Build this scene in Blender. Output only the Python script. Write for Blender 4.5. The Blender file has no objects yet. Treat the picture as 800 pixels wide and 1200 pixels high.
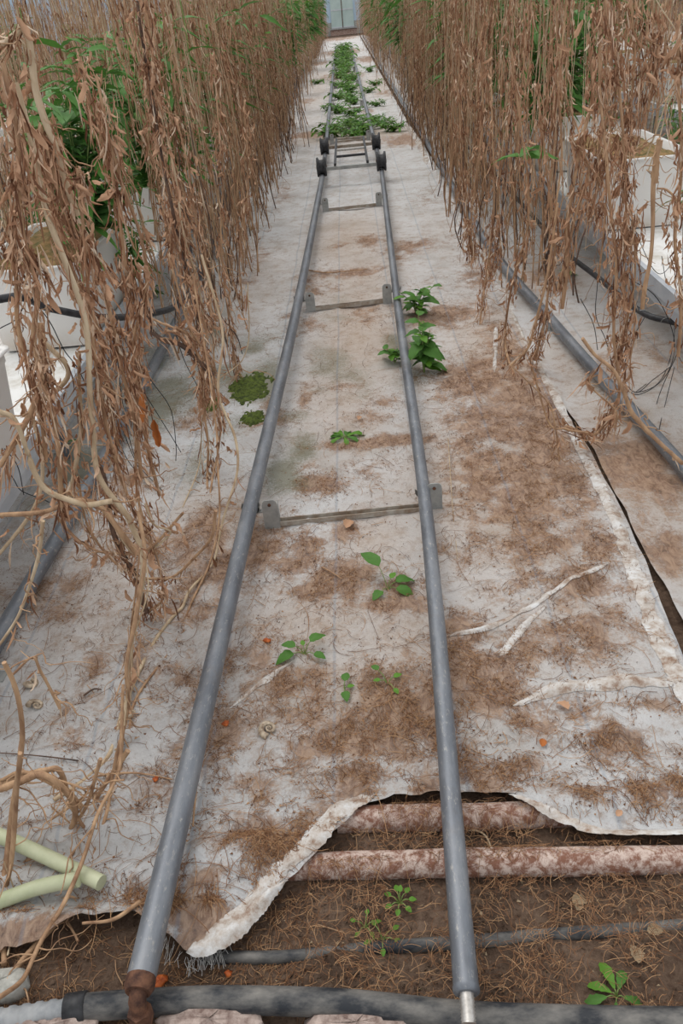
import bpy, math, random
import numpy as np
from mathutils import Matrix, Vector

# ------------------------------------------------------------------ camera, sky, light
F = 933.0; ROLL = math.radians(6.0); CAM_H = 1.5
_d = 598.0 * math.cos(ROLL)
_dn = np.array([math.sin(ROLL) * F, math.cos(ROLL) * F, _d]); _dn /= np.linalg.norm(_dn)
_fw = np.array([0.0, -598.0, F]); _fw -= _dn * (_fw @ _dn); _fw /= np.linalg.norm(_fw)
_rt = np.cross(_fw, -_dn)
if _rt[0] < 0: _rt = -_rt
CM = np.array([_rt, _fw, -_dn])            # rows: world axes in camera axes (x right, y down, z ahead)
CC = np.array([0.0, 0.0, CAM_H])

scene = bpy.context.scene
cam_data = bpy.data.cameras.new('camera'); cam = bpy.data.objects.new('camera', cam_data)
scene.collection.objects.link(cam); scene.camera = cam
cam_data.sensor_fit = 'VERTICAL'; cam_data.sensor_height = 36.0; cam_data.lens = F / 1200 * 36
cam_data.clip_start = 0.02; cam_data.clip_end = 300
cm = Matrix(((CM[0, 0], -CM[0, 1], -CM[0, 2], CC[0]), (CM[1, 0], -CM[1, 1], -CM[1, 2], CC[1]),
             (CM[2, 0], -CM[2, 1], -CM[2, 2], CC[2]), (0, 0, 0, 1)))
cam.matrix_world = cm

world = bpy.data.worlds.new('overcast_sky'); scene.world = world; world.use_nodes = True
wn = world.node_tree.nodes; wl = world.node_tree.links
bg = wn['Background']; bg.inputs['Strength'].default_value = 1.0
tc = wn.new('ShaderNodeTexCoord'); sp = wn.new('ShaderNodeSeparateXYZ'); rp = wn.new('ShaderNodeValToRGB')
wl.new(tc.outputs['Generated'], sp.inputs[0]); wl.new(sp.outputs['Z'], rp.inputs[0]); wl.new(rp.outputs[0], bg.inputs['Color'])
rp.color_ramp.elements[0].position = 0.0; rp.color_ramp.elements[0].color = (0.86, 0.92, 1.0, 1)
rp.color_ramp.elements[1].position = 1.0; rp.color_ramp.elements[1].color = (1.06, 1.06, 1.06, 1)
sun_d = bpy.data.lights.new('sun_through_cloud', 'SUN'); sun = bpy.data.objects.new('sun_through_cloud', sun_d)
scene.collection.objects.link(sun); sun_d.energy = 1.2; sun_d.angle = math.radians(35); sun_d.color = (1, .97, .93)
sun.rotation_euler = (math.radians(-22), math.radians(-18), 0)
scene.view_settings.view_transform = 'Standard'; scene.view_settings.look = 'None'
scene.view_settings.gamma = 1; scene.view_settings.use_curve_mapping = False
scene.view_settings.exposure = -0.04

# ------------------------------------------------------------------ helpers
rng = np.random.default_rng(7); random.seed(7)
COL = scene.collection
def A(*p): return np.array(p, float)
def ray(x, y): return CM @ A(x - 400, y - 600, F)
def at(x, y, z=0.0):
    d = ray(x, y); return CC + d * ((z - CAM_H) / d[2])
def atY(x, y, Y):     # point seen at (x, y) at distance Y along the aisle, never below the ground
    d = ray(x, y); k = Y / d[1]
    if d[2] < 0: k = min(k, (.02 - CAM_H) / d[2])
    return CC + d * k

class MB:
    def __init__(s): s.v = []; s.f = []; s.n = 0; s.c = []
    def add(s, v, f, c=None):
        v = np.asarray(v, float).reshape(-1, 3)
        s.v.append(v); s.f.append(np.asarray(f, np.int64) + s.n); s.n += len(v)
        return s
    def tube(s, P, R, n=6, cap=True):
        P = np.asarray(P, float); m = len(P)
        R = np.broadcast_to(np.asarray(R, float), (m,))
        T = np.gradient(P, axis=0); T /= np.linalg.norm(T, axis=1)[:, None] + 1e-12
        ref = A(0, 0, 1) if abs(T[:, 2]).mean() < .8 else A(1, 0, 0)
        U = np.cross(T, ref); U /= np.linalg.norm(U, axis=1)[:, None] + 1e-12
        W = np.cross(T, U)
        a = np.linspace(0, 2 * math.pi, n, endpoint=False)
        V = P[:, None] + R[:, None, None] * (np.cos(a)[None, :, None] * U[:, None] + np.sin(a)[None, :, None] * W[:, None])
        i = np.arange(m - 1)[:, None] * n; j = np.arange(n)[None]; k = (j + 1) % n
        q = np.stack([i + j, i + k, i + n + k, i + n + j], -1).reshape(-1, 4)
        s.add(V.reshape(-1, 3), q)
        if cap:
            for e, rev in ((0, 1), (m - 1, 0)):
                b = s.n; s.add(np.vstack([V[e], P[e][None]]), np.zeros((0, 4)))
                t = [[b + n, b + (jj + (1 if rev == 0 else 0)) % n, b + (jj + (0 if rev == 0 else 1)) % n, b + n] for jj in range(n)]
                s.f.append(np.array([[x[0], x[2], x[1], x[0]] for x in t]))
        return s
    def box(s, c, h, M=None):
        c = A(*c); v = np.array([[x, y, z] for x in (-1, 1) for y in (-1, 1) for z in (-1, 1)], float) * A(*h)
        if M is not None: v = v @ np.asarray(M).T
        return s.add(v + c, [[0, 1, 3, 2], [4, 6, 7, 5], [0, 4, 5, 1], [2, 3, 7, 6], [0, 2, 6, 4], [1, 5, 7, 3]])
    def bar(s, a, b, w, h):      # rectangular bar from a to b
        a = A(*a); b = A(*b); t = b - a; L = np.linalg.norm(t); t /= L
        up = A(0, 0, 1) if abs(t[2]) < .9 else A(0, 1, 0)
        u = np.cross(t, up); u /= np.linalg.norm(u); w2 = np.cross(u, t)
        return s.box((a + b) / 2, (w / 2, L / 2, h / 2), np.array([u, t, w2]).T)
    def grid(s, V, closed=False):   # V: (m,n,3)
        m, n = V.shape[:2]
        i = np.arange(m - 1)[:, None] * n; j = np.arange(n - 1)[None]
        return s.add(V.reshape(-1, 3), np.stack([i + j, i + j + 1, i + n + j + 1, i + n + j], -1).reshape(-1, 4))
    def data(s):
        return np.vstack(s.v), np.vstack([f for f in s.f if len(f)])
    def mesh(s, name, mat, smooth=True):
        v, f = s.data(); return make_mesh(name, v, f, mat, smooth)
    def build(s, name, mat, parent=None, smooth=True, stuff=False, bevel=0, loc=None):
        o = link(name, s.mesh(name, mat, smooth), parent)
        if loc is not None: o.location = loc
        if stuff: o['kind'] = 'stuff'
        if bevel:
            b = o.modifiers.new('bevel', 'BEVEL'); b.width = bevel; b.segments = 2; b.limit_method = 'ANGLE'
        return o
def make_mesh(name, v, f, mat, smooth=True):
    me = bpy.data.meshes.new(name); f = np.asarray(f)
    tri = f[:, 0] == f[:, 3]
    q = f[~tri]; t = f[tri][:, :3]
    me.vertices.add(len(v)); me.vertices.foreach_set('co', np.asarray(v, np.float32).ravel())
    nl = len(q) * 4 + len(t) * 3
    me.loops.add(nl); me.loops.foreach_set('vertex_index', np.concatenate([q.ravel(), t.ravel()]).astype(np.int32))
    me.polygons.add(len(q) + len(t))
    st = np.concatenate([np.arange(len(q)) * 4, len(q) * 4 + np.arange(len(t)) * 3]).astype(np.int32)
    me.polygons.foreach_set('loop_start', st)
    me.polygons.foreach_set('use_smooth', np.full(len(st), smooth))
    me.update(calc_edges=True); me.validate()
    if mat: me.materials.append(mat)
    return me
def link(name, data, parent=None):
    o = bpy.data.objects.new(name, data); COL.objects.link(o)
    if parent: o.parent = parent
    return o
def tag(o, label=None, cat=None, group=None, kind=None):
    if label: o['label'] = label
    if cat: o['category'] = cat
    if group: o['group'] = group
    if kind: o['kind'] = kind
    return o
def thing(name, label, cat, loc=(0, 0, 0), rz=0, group=None):
    o = link(name, None); o.location = loc; o.rotation_euler = (0, 0, rz); o.empty_display_size = .05
    return tag(o, label, cat, group)
kids = {}
def copy_tree(o, loc, rz=0, sc=1.0, label=None, group=None):
    if o not in kids: kids[o] = [(c, list(c.children)) for c in o.children]
    r = o.copy(); COL.objects.link(r); r.location = loc; r.rotation_euler = (0, 0, rz)
    r.scale = (sc, sc, sc) if not isinstance(sc, tuple) else sc
    for ch, gs in kids[o]:
        c = ch.copy(); COL.objects.link(c); c.parent = r
        for g in gs:
            d = g.copy(); COL.objects.link(d); d.parent = c
    if label: r['label'] = label
    if group: r['group'] = group
    return r
def smooth_path(P, n):      # Catmull-Rom through P
    P = np.asarray(P, float); m = len(P)
    Q = np.vstack([2 * P[0] - P[1], P, 2 * P[-1] - P[-2]])
    t = np.linspace(0, m - 1 - 1e-6, n); i = t.astype(int); u = (t - i)[:, None]
    p0, p1, p2, p3 = Q[i], Q[i + 1], Q[i + 2], Q[i + 3]
    return .5 * ((2 * p1) + (-p0 + p2) * u + (2 * p0 - 5 * p1 + 4 * p2 - p3) * u ** 2 + (-p0 + 3 * p1 - 3 * p2 + p3) * u ** 3)
def wob(n, amp, k=5):       # smooth random offsets
    c = rng.normal(0, amp, (k, 3)); return smooth_path(c, n)
def poly_dist(X, Y, P):
    d = np.full(X.shape, 1e9)
    for a, b in zip(P[:-1], P[1:]):
        ab = b[:2] - a[:2]; t = np.clip(((X - a[0]) * ab[0] + (Y - a[1]) * ab[1]) / (ab @ ab), 0, 1)
        d = np.minimum(d, np.hypot(X - a[0] - t * ab[0], Y - a[1] - t * ab[1]))
    return d
_NT = rng.random((256, 256))
def vnoise(X, Y, s):        # value noise on a lattice
    x = X / s; y = Y / s; xi = np.floor(x).astype(int); yi = np.floor(y).astype(int)
    fx = x - xi; fy = y - yi; fx = fx * fx * (3 - 2 * fx); fy = fy * fy * (3 - 2 * fy)
    g = lambda i, j: _NT[i % 256, j % 256]
    return (g(xi, yi) * (1 - fx) + g(xi + 1, yi) * fx) * (1 - fy) + (g(xi, yi + 1) * (1 - fx) + g(xi + 1, yi + 1) * fx) * fy

# ------------------------------------------------------------------ materials
def srgb(r, g, b):
    f = lambda c: (c / 255 / 12.92) if c / 255 < .04045 else ((c / 255 + .055) / 1.055) ** 2.4
    return (f(r), f(g), f(b), 1)
class NM:
    def __init__(s, name, rough=.7, metal=0, spec=.4):
        s.m = bpy.data.materials.new(name); s.m.use_nodes = True; s.n = s.m.node_tree.nodes; s.l = s.m.node_tree.links
        s.b = s.n['Principled BSDF']; s.b.inputs['Roughness'].default_value = rough; s.b.inputs['Metallic'].default_value = metal
        s.b.inputs['Specular IOR Level'].default_value = spec
        s.tc = s.n.new('ShaderNodeTexCoord')
    def set(s, sock, v):
        if hasattr(v, 'type') and hasattr(v, 'links'): s.l.new(v, sock)
        else: sock.default_value = v
    def noise(s, scale, detail=4, rough=.6, coord='Object', stretch=None, dist=0):
        n = s.n.new('ShaderNodeTexNoise'); n.inputs['Scale'].default_value = scale; n.inputs['Detail'].default_value = detail
        n.inputs['Roughness'].default_value = rough; n.inputs['Distortion'].default_value = dist
        src = s.tc.outputs[coord]
        if stretch:
            mp = s.n.new('ShaderNodeMapping'); mp.inputs['Scale'].default_value = stretch; s.l.new(src, mp.inputs[0]); src = mp.outputs[0]
        s.l.new(src, n.inputs['Vector']); return n.outputs['Fac']
    def ramp(s, f, stops):
        r = s.n.new('ShaderNodeValToRGB'); s.l.new(f, r.inputs[0]); e = r.color_ramp.elements
        while len(e) < len(stops): e.new(.5)
        for i, (p, c) in enumerate(stops): e[i].position = p; e[i].color = c if not isinstance(c, (int, float)) else (c, c, c, 1)
        return r.outputs[0]
    def mix(s, f, a, b, mode='MIX'):
        m = s.n.new('ShaderNodeMix'); m.data_type = 'RGBA'; m.blend_type = mode
        s.set(m.inputs[0], f); s.set(m.inputs[6], a); s.set(m.inputs[7], b); return m.outputs[2]
    def math(s, op, a, b=0.0, clamp=False):
        m = s.n.new('ShaderNodeMath'); m.operation = op; m.use_clamp = clamp; s.set(m.inputs[0], a); s.set(m.inputs[1], b); return m.outputs[0]
    def attr(s, name):
        a = s.n.new('ShaderNodeAttribute'); a.attribute_name = name; return a.outputs['Fac']
    def island(s): return s.n.new('ShaderNodeNewGeometry').outputs['Random Per Island']
    def color(s, c): s.set(s.b.inputs['Base Color'], c); return s
    def bump(s, h, st=.3, dist=.01):
        b = s.n.new('ShaderNodeBump'); b.inputs['Strength'].default_value = st; b.inputs['Distance'].default_value = dist
        s.l.new(h, b.inputs['Height']); s.l.new(b.outputs[0], s.b.inputs['Normal']); return s

def mat_simple(name, c1, c2, scale=20, rough=.6, metal=0, bump=.2, bd=.002, stretch=None, stops=(.35, .65)):
    m = NM(name, rough, metal); n = m.noise(scale, 5, .65, stretch=stretch)
    m.color(m.ramp(n, [(stops[0], srgb(*c1)), (stops[1], srgb(*c2))]))
    if bump: m.bump(n, bump, bd)
    return m.m
# galvanised pipe: blotchy blue-grey zinc with pale scratches and dust
m = NM('galvanised_pipe', .5, .55, .5)
n1 = m.noise(14, 6, .7, stretch=(1, .25, 1)); n2 = m.noise(100, 6, .8, stretch=(1, .4, 1))
c = m.ramp(n1, [(.3, srgb(96, 99, 105)), (.5, srgb(122, 126, 132)), (.72, srgb(150, 152, 155))])
c = m.mix(m.ramp(n2, [(.56, 0.0), (.68, .7)]), c, srgb(180, 176, 168))
n3 = m.noise(5, 6, .75); c = m.mix(m.ramp(n3, [(.55, 0.0), (.75, .5)]), c, srgb(120, 108, 98))
m.color(c); m.set(m.b.inputs['Roughness'], m.ramp(n1, [(.3, .4), (.7, .62)])); m.bump(n2, .15, .001); GALV = m.m
GREYSTEEL = mat_simple('weathered_zinc_sheet', (150, 152, 150), (182, 182, 178), 18, .55, .5, .1)
TIE = mat_simple('dusty_steel_bar', (140, 120, 100), (178, 172, 162), 25, .7, .25, .2)
BENCHEDGE = mat_simple('bench_edge_metal', (168, 174, 182), (196, 200, 204), 9, .45, .3, .05, stops=(.3, .7))
WHITEPL = None
m = NM('white_tub_plastic', .45); n = m.noise(6, 5, .6); gz = m.n.new('ShaderNodeSeparateXYZ'); m.l.new(m.tc.outputs['Object'], gz.inputs[0])
dirt = m.math('MULTIPLY', m.ramp(n, [(.35, 1.0), (.7, .2)]), m.ramp(m.math('MULTIPLY', gz.outputs['Z'], 3.0), [(0.0, 1.0), (.35, .12)]))
m.color(m.mix(m.math('MULTIPLY', dirt, .55), srgb(226, 224, 220), srgb(176, 150, 118))); WHITEPL = m.m
m = NM('white_bench_film', .6); n = m.noise(7, 6, .7); m.color(m.ramp(n, [(.3, srgb(196, 190, 178)), (.55, srgb(232, 231, 228))])); m.bump(n, .2, .01); FILM = m.m
BLACKPL = mat_simple('black_hose_plastic', (26, 27, 30), (62, 62, 64), 30, .5, 0, .1)
OLDHOSE = mat_simple('dusty_black_hose', (40, 43, 48), (128, 124, 118), 24, .6, 0, .3, stops=(.38, .72), stretch=(.5, 1, 1))
DRIP = mat_simple('black_drip_tube', (18, 18, 20), (40, 40, 42), 30, .5, 0, 0)
RUSTP = NM('flaking_painted_pipe', .75); m = RUSTP; n = m.noise(42, 10, .78, dist=.3); n2 = m.noise(130, 5, .8)
c = m.mix(m.ramp(n, [(.42, 0.0), (.56, 1.0)]), srgb(200, 180, 168), srgb(126, 86, 68))
m.color(m.mix(m.ramp(n2, [(.6, 0.0), (.7, .6)]), c, srgb(92, 66, 52))); m.bump(n, .5, .004); RUSTP = m.m
RUST = mat_simple('rusty_iron', (70, 48, 40), (120, 84, 64), 60, .8, .3, .4)
THREAD = mat_simple('bare_threaded_steel', (170, 165, 158), (210, 206, 200), 60, .4, .6, .2)
CREAMPIPE = mat_simple('pale_green_plastic_pipe', (170, 176, 140), (200, 202, 170), 9, .5, 0, .05)
PALEHOSE = mat_simple('pale_grey_corrugated_plastic', (120, 124, 128), (165, 166, 166), 14, .6, 0, .1)
RUBBER = mat_simple('dark_wheel_rubber', (42, 43, 46), (78, 78, 80), 40, .65, 0, .2)
STONE = mat_simple('pinkish_stone', (118, 98, 90), (190, 172, 162), 40, .9, 0, .6, .006)
PALESTONE = mat_simple('pale_concrete', (150, 148, 140), (196, 194, 186), 30, .9, 0, .6, .006)
# dead foliage
def leaf_mat(name, stops, green=None, rough=.8, trans=.12):
    m = NM(name, rough, 0, .25); isl = m.island(); n = m.noise(35, 3, .6)
    c = m.ramp(isl, stops); c = c if 'poly' in name else m.mix(m.ramp(n, [(.3, 0.0), (.7, .45)]), c, m.mix(1.0, c, (.45, .42, .38, 1), 'MULTIPLY'))
    m.color(c); m.b.inputs['Transmission Weight'].default_value = 0
    if trans:
        t = m.n.new('ShaderNodeBsdfTranslucent'); mx = m.n.new('ShaderNodeMixShader'); mx.inputs[0].default_value = trans
        m.set(t.inputs['Color'], c); m.l.new(m.b.outputs[0], mx.inputs[1]); m.l.new(t.outputs[0], mx.inputs[2])
        m.l.new(mx.outputs[0], m.n['Material Output'].inputs[0])
    return m.m
DEAD = leaf_mat('withered_leaf', [(0, srgb(116, 80, 60)), (.2, srgb(156, 112, 84)), (.5, srgb(196, 152, 120)), (.8, srgb(222, 184, 152)), (1, srgb(240, 220, 196))])
DEADOR = leaf_mat('orange_withered_leaf', [(0, srgb(176, 104, 52)), (1, srgb(196, 122, 68))])
STEMM = mat_simple('dry_stem', (136, 102, 76), (196, 160, 124), 30, .75, 0, .3, .001, stretch=(1, 1, .2))
STEML = mat_simple('bleached_stem', (168, 142, 112), (206, 186, 156), 30, .75, 0, .2, .001, stretch=(1, 1, .2))
STEMD = mat_simple('dark_dead_stem', (70, 58, 52), (120, 92, 74), 30, .8, 0, .3, .001)
STRING = mat_simple('pale_string', (170, 165, 156), (200, 196, 188), 30, .9, 0, 0)
GREEN = leaf_mat('green_leaf', [(0, srgb(58, 100, 44)), (.5, srgb(82, 130, 56)), (1, srgb(112, 156, 74))], rough=.55, trans=.25)
BLUEG = leaf_mat('dull_green_leaf', [(0, srgb(72, 112, 60)), (.5, srgb(98, 144, 78)), (1, srgb(132, 172, 98))], rough=.5, trans=.2)
BRIGHT = leaf_mat('bright_green_leaf', [(0, srgb(82, 132, 44)), (1, srgb(120, 172, 66))], rough=.5, trans=.3)
GSTEM = mat_simple('green_stem', (100, 128, 62), (140, 152, 92), 20, .6, 0, 0)
MOSS = mat_simple('tub_moss', (88, 84, 44), (158, 124, 84), 22, .95, 0, .8, .01)
FLOORMOSS = mat_simple('floor_moss', (46, 56, 22), (98, 112, 44), 60, .95, 0, .8, .006)
SHELL = mat_simple('snail_shell', (120, 98, 78), (206, 190, 166), 60, .5, 0, .1)
ORANGE = mat_simple('shrivelled_orange_skin', (150, 66, 28), (196, 104, 44), 50, .6, 0, .4)
PETAL = mat_simple('purple_petal', (150, 96, 168), (186, 130, 196), 60, .6, 0, 0)
FIBER = leaf_mat('dry_root_fibre', [(0, srgb(92, 62, 42)), (.5, srgb(140, 100, 70)), (1, srgb(186, 148, 110))], trans=0)
SHEETFIB = mat_simple('white_sheet_thread', (190, 188, 184), (216, 214, 210), 40, .8, 0, 0)
DRYLEAF = leaf_mat('pale_dry_leaf', [(0, srgb(150, 128, 100)), (1, srgb(190, 168, 138))])
# soil
m = NM('damp_soil', .95, 0, .2); n = m.noise(9, 8, .7); n2 = m.noise(70, 6, .75)
c = m.ramp(n, [(.3, srgb(82, 66, 55)), (.55, srgb(112, 92, 77)), (.75, srgb(136, 114, 98))])
c = m.mix(m.ramp(n2, [(.35, .7), (.55, 0.0)]), c, srgb(62, 44, 34)); c = m.mix(m.ramp(n2, [(.62, 0.0), (.72, .5)]), c, srgb(168, 142, 112))
m.color(c); m.bump(n2, .8, .01); SOIL = m.m
# white woven ground cover with brown root stain (attributes: root, pink, algae)
m = NM('white_woven_sheet', .75, 0, .3)
n = m.noise(16, 10, .78); nf = m.noise(95, 8, .85, dist=.8); nl = m.noise(3.0, 5, .6); ns = m.noise(38, 5, .75, stretch=(1, .45, 1), dist=1.2)
base = m.ramp(nl, [(.3, srgb(186, 182, 177)), (.45, srgb(208, 206, 204)), (.65, srgb(220, 220, 220))])
pk = m.math('MULTIPLY', m.attr('pink'), m.ramp(n, [(.3, .55), (.7, 1.0)]), True)
base = m.mix(pk, base, m.ramp(nf, [(.35, srgb(176, 146, 122)), (.6, srgb(198, 176, 154))]))
base = m.mix(m.ramp(n, [(.5, 0.0), (.63, .6)]), base, srgb(172, 150, 132))
sp_ = m.noise(190, 6, .85); base = m.mix(m.ramp(sp_, [(.585, 0.0), (.65, .8)]), base, srgb(120, 96, 80))
rt = m.attr('root')
thr = m.math('ADD', m.math('MULTIPLY', nf, .95), m.math('ADD', m.math('MULTIPLY', n, .7), m.math('MULTIPLY', ns, .45)))
f = m.math('MULTIPLY', m.math('SUBTRACT', m.math('ADD', m.math('MULTIPLY', rt, .62), thr), 1.27), 4.6, True)
rc = m.ramp(ns, [(.3, srgb(92, 66, 50)), (.45, srgb(144, 110, 86)), (.6, srgb(182, 150, 124))])
base = m.mix(m.math('MULTIPLY', f, .86), base, rc)
al = m.math('MULTIPLY', m.math('SUBTRACT', m.math('ADD', m.math('MULTIPLY', m.attr('algae'), .8), nf), .78), 4.0, True)
base = m.mix(m.math('MULTIPLY', al, .7), base, srgb(108, 106, 74))
base = m.mix(m.ramp(nf, [(.27, .75), (.36, 0.0)]), base, srgb(92, 74, 62))
wv = m.n.new('ShaderNodeTexWave'); wv.bands_direction = 'X'; wv.inputs['Scale'].default_value = 1.05; wv.inputs['Distortion'].default_value = .25
m.l.new(m.tc.outputs['Object'], wv.inputs['Vector'])
base = m.mix(m.ramp(wv.outputs['Fac'], [(.9975, 0.0), (.9995, .3)]), base, srgb(120, 140, 160))
m.color(base)
hh = m.math('ADD', m.math('MULTIPLY', nf, .5), m.math('MULTIPLY', n, .8)); m.bump(hh, .8, .016); SHEET = m.m
m = NM('far_sheet', .8, 0, .3); n = m.noise(2.2, 7, .7); m.color(m.ramp(n, [(.35, srgb(118, 96, 78)), (.5, srgb(176, 166, 156)), (.65, srgb(200, 198, 194))])); FARSHEET = m.m
CLEAN = NM('clean_sheet_fold', .7, 0, .3); m = CLEAN; n = m.noise(18, 7, .75)
m.color(m.ramp(n, [(.36, srgb(140, 112, 92)), (.48, srgb(186, 176, 166)), (.62, srgb(212, 211, 209))])); m.bump(n, .4, .01); CLEAN = m.m
GLASS = leaf_mat('hazy_polycarbonate', [(0, srgb(196, 212, 224)), (1, srgb(214, 226, 234))], rough=.4, trans=.5)
GREENISH = mat_simple('pale_green_door_panel', (172, 192, 186), (190, 206, 200), 1.5, .5, 0, 0)
FRAMEM = mat_simple('greenhouse_frame_metal', (186, 190, 194), (206, 210, 212), 3, .5, .2, 0)

# ------------------------------------------------------------------ the setting
# soil floor: fine near the camera
def soil_z(X, Y):
    z = .012 * (vnoise(X, Y, .09) - .5) + .02 * (vnoise(X + 9, Y, .33) - .5) + .006 * (vnoise(X, Y + 5, .03) - .5)
    return z - .012
xs = np.concatenate([np.linspace(-28, -1.5, 12)[:-1], np.linspace(-1.5, 1.6, 240), np.linspace(1.6, 28, 12)[1:]])
ys = np.concatenate([[-3, -1], np.linspace(.3, 1.5, 150), np.linspace(1.6, 4, 40), np.linspace(4.4, 56, 40)])
X, Y = np.meshgrid(xs, ys)
mb = MB(); mb.grid(np.stack([X, Y, soil_z(X, Y)], -1))
tag(mb.build('floor', SOIL), kind='structure')

# sheet outline
FRONT = [at(x, y) for x, y in ((-120, 1120), (0, 1124), (55, 1112), (90, 1090), (150, 1078), (190, 1098), (222, 1128), (265, 1108), (312, 1068), (368, 1020), (398, 985),
                               (428, 952), (462, 944), (520, 938), (590, 940), (640, 962), (700, 985), (760, 990), (840, 992))]
fx = np.array([p[0] for p in FRONT]); fy = np.array([p[1] for p in FRONT])
def yfront(X): return np.interp(X, fx, fy) + .012 * (vnoise(X, X * 0, .02) - .5)
SEAM = [at(x, y) for x, y in ((840, 850), (808, 790), (783, 738), (763, 685), (745, 640), (725, 600), (705, 563), (690, 532), (662, 487), (640, 445), (615, 400), (590, 342), (560, 272), (482, 152))]
sy = np.array([p[1] for p in SEAM]); sx = np.array([p[0] for p in SEAM])
def seam(Y): return np.interp(Y, np.append(sy, 50), np.append(sx, .75)) + .01 * (vnoise(Y, Y * 0 + 3, .12) - .5)
def blob_list(L):
    out = []
    for (x, y, rx, ry, s) in L:
        c = at(x, y); l = at(x - rx, y); r = at(x + rx, y); t = at(x, max(y - ry, 14)); b = at(x, y + ry)
        out.append((c[0], (t[1] + b[1]) / 2, (r[0] - l[0]) / 2, (t[1] - b[1]) / 2, s))
    return out
ROOT = blob_list([(560, 455, 50, 25, .9), (620, 480, 70, 50, .8), (590, 550, 80, 50, .75), (650, 620, 70, 60, .6), (620, 690, 70, 40, .5), (700, 740, 70, 50, .55),
    (690, 660, 50, 40, .6), (480, 850, 70, 70, .95), (560, 800, 60, 55, .85), (400, 870, 80, 50, .8), (340, 850, 60, 40, .6), (300, 930, 90, 40, .65),
    (420, 920, 80, 40, .8), (250, 700, 60, 50, .7), (290, 650, 70, 40, .8), (350, 640, 40, 30, .5), (140, 640, 110, 45, .5), (90, 710, 80, 40, .5), (390, 690, 50, 30, .9), (468, 710, 40, 25, 1),
    (375, 573, 25, 14, 1), (440, 523, 70, 8, 1), (400, 460, 30, 8, .5), (520, 372, 50, 16, .9), (650, 890, 80, 30, .4), (540, 935, 70, 30, .9), (760, 890, 60, 50, .5), (120, 1118, 130, 18, 1),
    (320, 1000, 70, 40, .8), (220, 1050, 90, 22, .75), (180, 930, 60, 40, .5), (230, 830, 40, 40, .5), (405, 630, 20, 14, .9), (410, 322, 45, 6, .9), (435, 285, 20, 7, .9), (480, 292, 50, 9, .7), (560, 330, 25, 25, .6), (600, 410, 40, 30, .7),
    (490, 164, 40, 7, 1.2), (360, 160, 26, 4, 1), (500, 235, 25, 12, .4), (330, 230, 15, 20, .5), (300, 300, 25, 20, .5), (420, 178, 25, 3, .6),
    (360, 120, 12, 5, .7), (450, 110, 14, 5, .7), (400, 90, 30, 5, .8), (400, 62, 25, 4, .9), (430, 132, 12, 4, .6), (375, 75, 10, 3, .8), (430, 70, 14, 4, .9), (398, 45, 20, 3, 1)])
PINK = blob_list([(420, 400, 50, 70, .9), (400, 480, 60, 60, .7), (420, 330, 50, 40, .7), (440, 640, 50, 40, .7), (360, 740, 90, 50, .7), (560, 600, 110, 110, .7),
    (600, 430, 70, 70, .9), (410, 285, 45, 30, .8), (660, 740, 90, 70, .5), (130, 690, 140, 80, .5), (470, 760, 60, 60, .7), (250, 620, 60, 40, .6), (300, 340, 40, 40, .4), (650, 540, 60, 60, .7), (520, 280, 30, 30, .3), (440, 820, 120, 60, .8), (420, 160, 70, 7, .9), (450, 100, 30, 12, .6), (370, 110, 20, 30, .5)])
ALG = blob_list([(200, 470, 70, 60, .7), (250, 540, 50, 50, .6), (90, 560, 60, 50, .7), (240, 400, 40, 40, .6), (380, 440, 50, 50, .5), (400, 370, 40, 30, .4), (340, 560, 40, 40, .6), (300, 450, 60, 60, .7), (340, 530, 30, 40, .8), (420, 450, 30, 30, .5), (130, 470, 90, 90, .6), (470, 420, 30, 50, .6), (60, 620, 60, 40, .5), (180, 540, 60, 50, .4), (720, 470, 60, 60, .4), (400, 510, 50, 20, .4), (660, 800, 60, 30, .35)])
ROOT += [(x_, y_, a_, b_, s_) for x_, y_, a_, b_, s_ in zip(rng.uniform(-1.1, .8, 80), rng.uniform(1.0, 6, 80), rng.uniform(.04, .16, 80), rng.uniform(.04, .2, 80), rng.uniform(.3, .7, 80))]
ROOT += blob_list([(570, 450, 75, 30, 1.0), (620, 500, 90, 50, 1.05), (610, 570, 90, 50, 1.0), (650, 640, 70, 50, .8), (670, 690, 60, 30, .9), (560, 540, 50, 60, .7), (100, 1120, 160, 26, 1.5), (230, 1085, 60, 16, 1.2), (640, 850, 60, 30, .7), (720, 880, 60, 30, .75), (770, 940, 50, 25, .8), (690, 940, 50, 20, .7), (600, 910, 50, 25, .7), (660, 760, 70, 30, .8), (60, 700, 60, 30, .6), (100, 860, 60, 30, .5), (350, 660, 50, 30, .7), (250, 640, 60, 40, .8), (300, 780, 50, 30, .5), (250, 870, 50, 50, .7), (540, 760, 40, 40, .9), (520, 880, 40, 50, .8)])
def evalb(X, Y, L):
    r = np.zeros(X.shape)
    for cx, cy, rx, ry, s in L:
        d = ((X - cx) / (rx * 1.15)) ** 2 + ((Y - cy) / (ry * 1.15)) ** 2
        r = np.maximum(r, s * np.exp(-d * .9))
    return r
def rootf(X, Y):
    r = evalb(X, Y, ROOT)
    return r * (.55 + .9 * vnoise(X, Y, .05)) 
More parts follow.
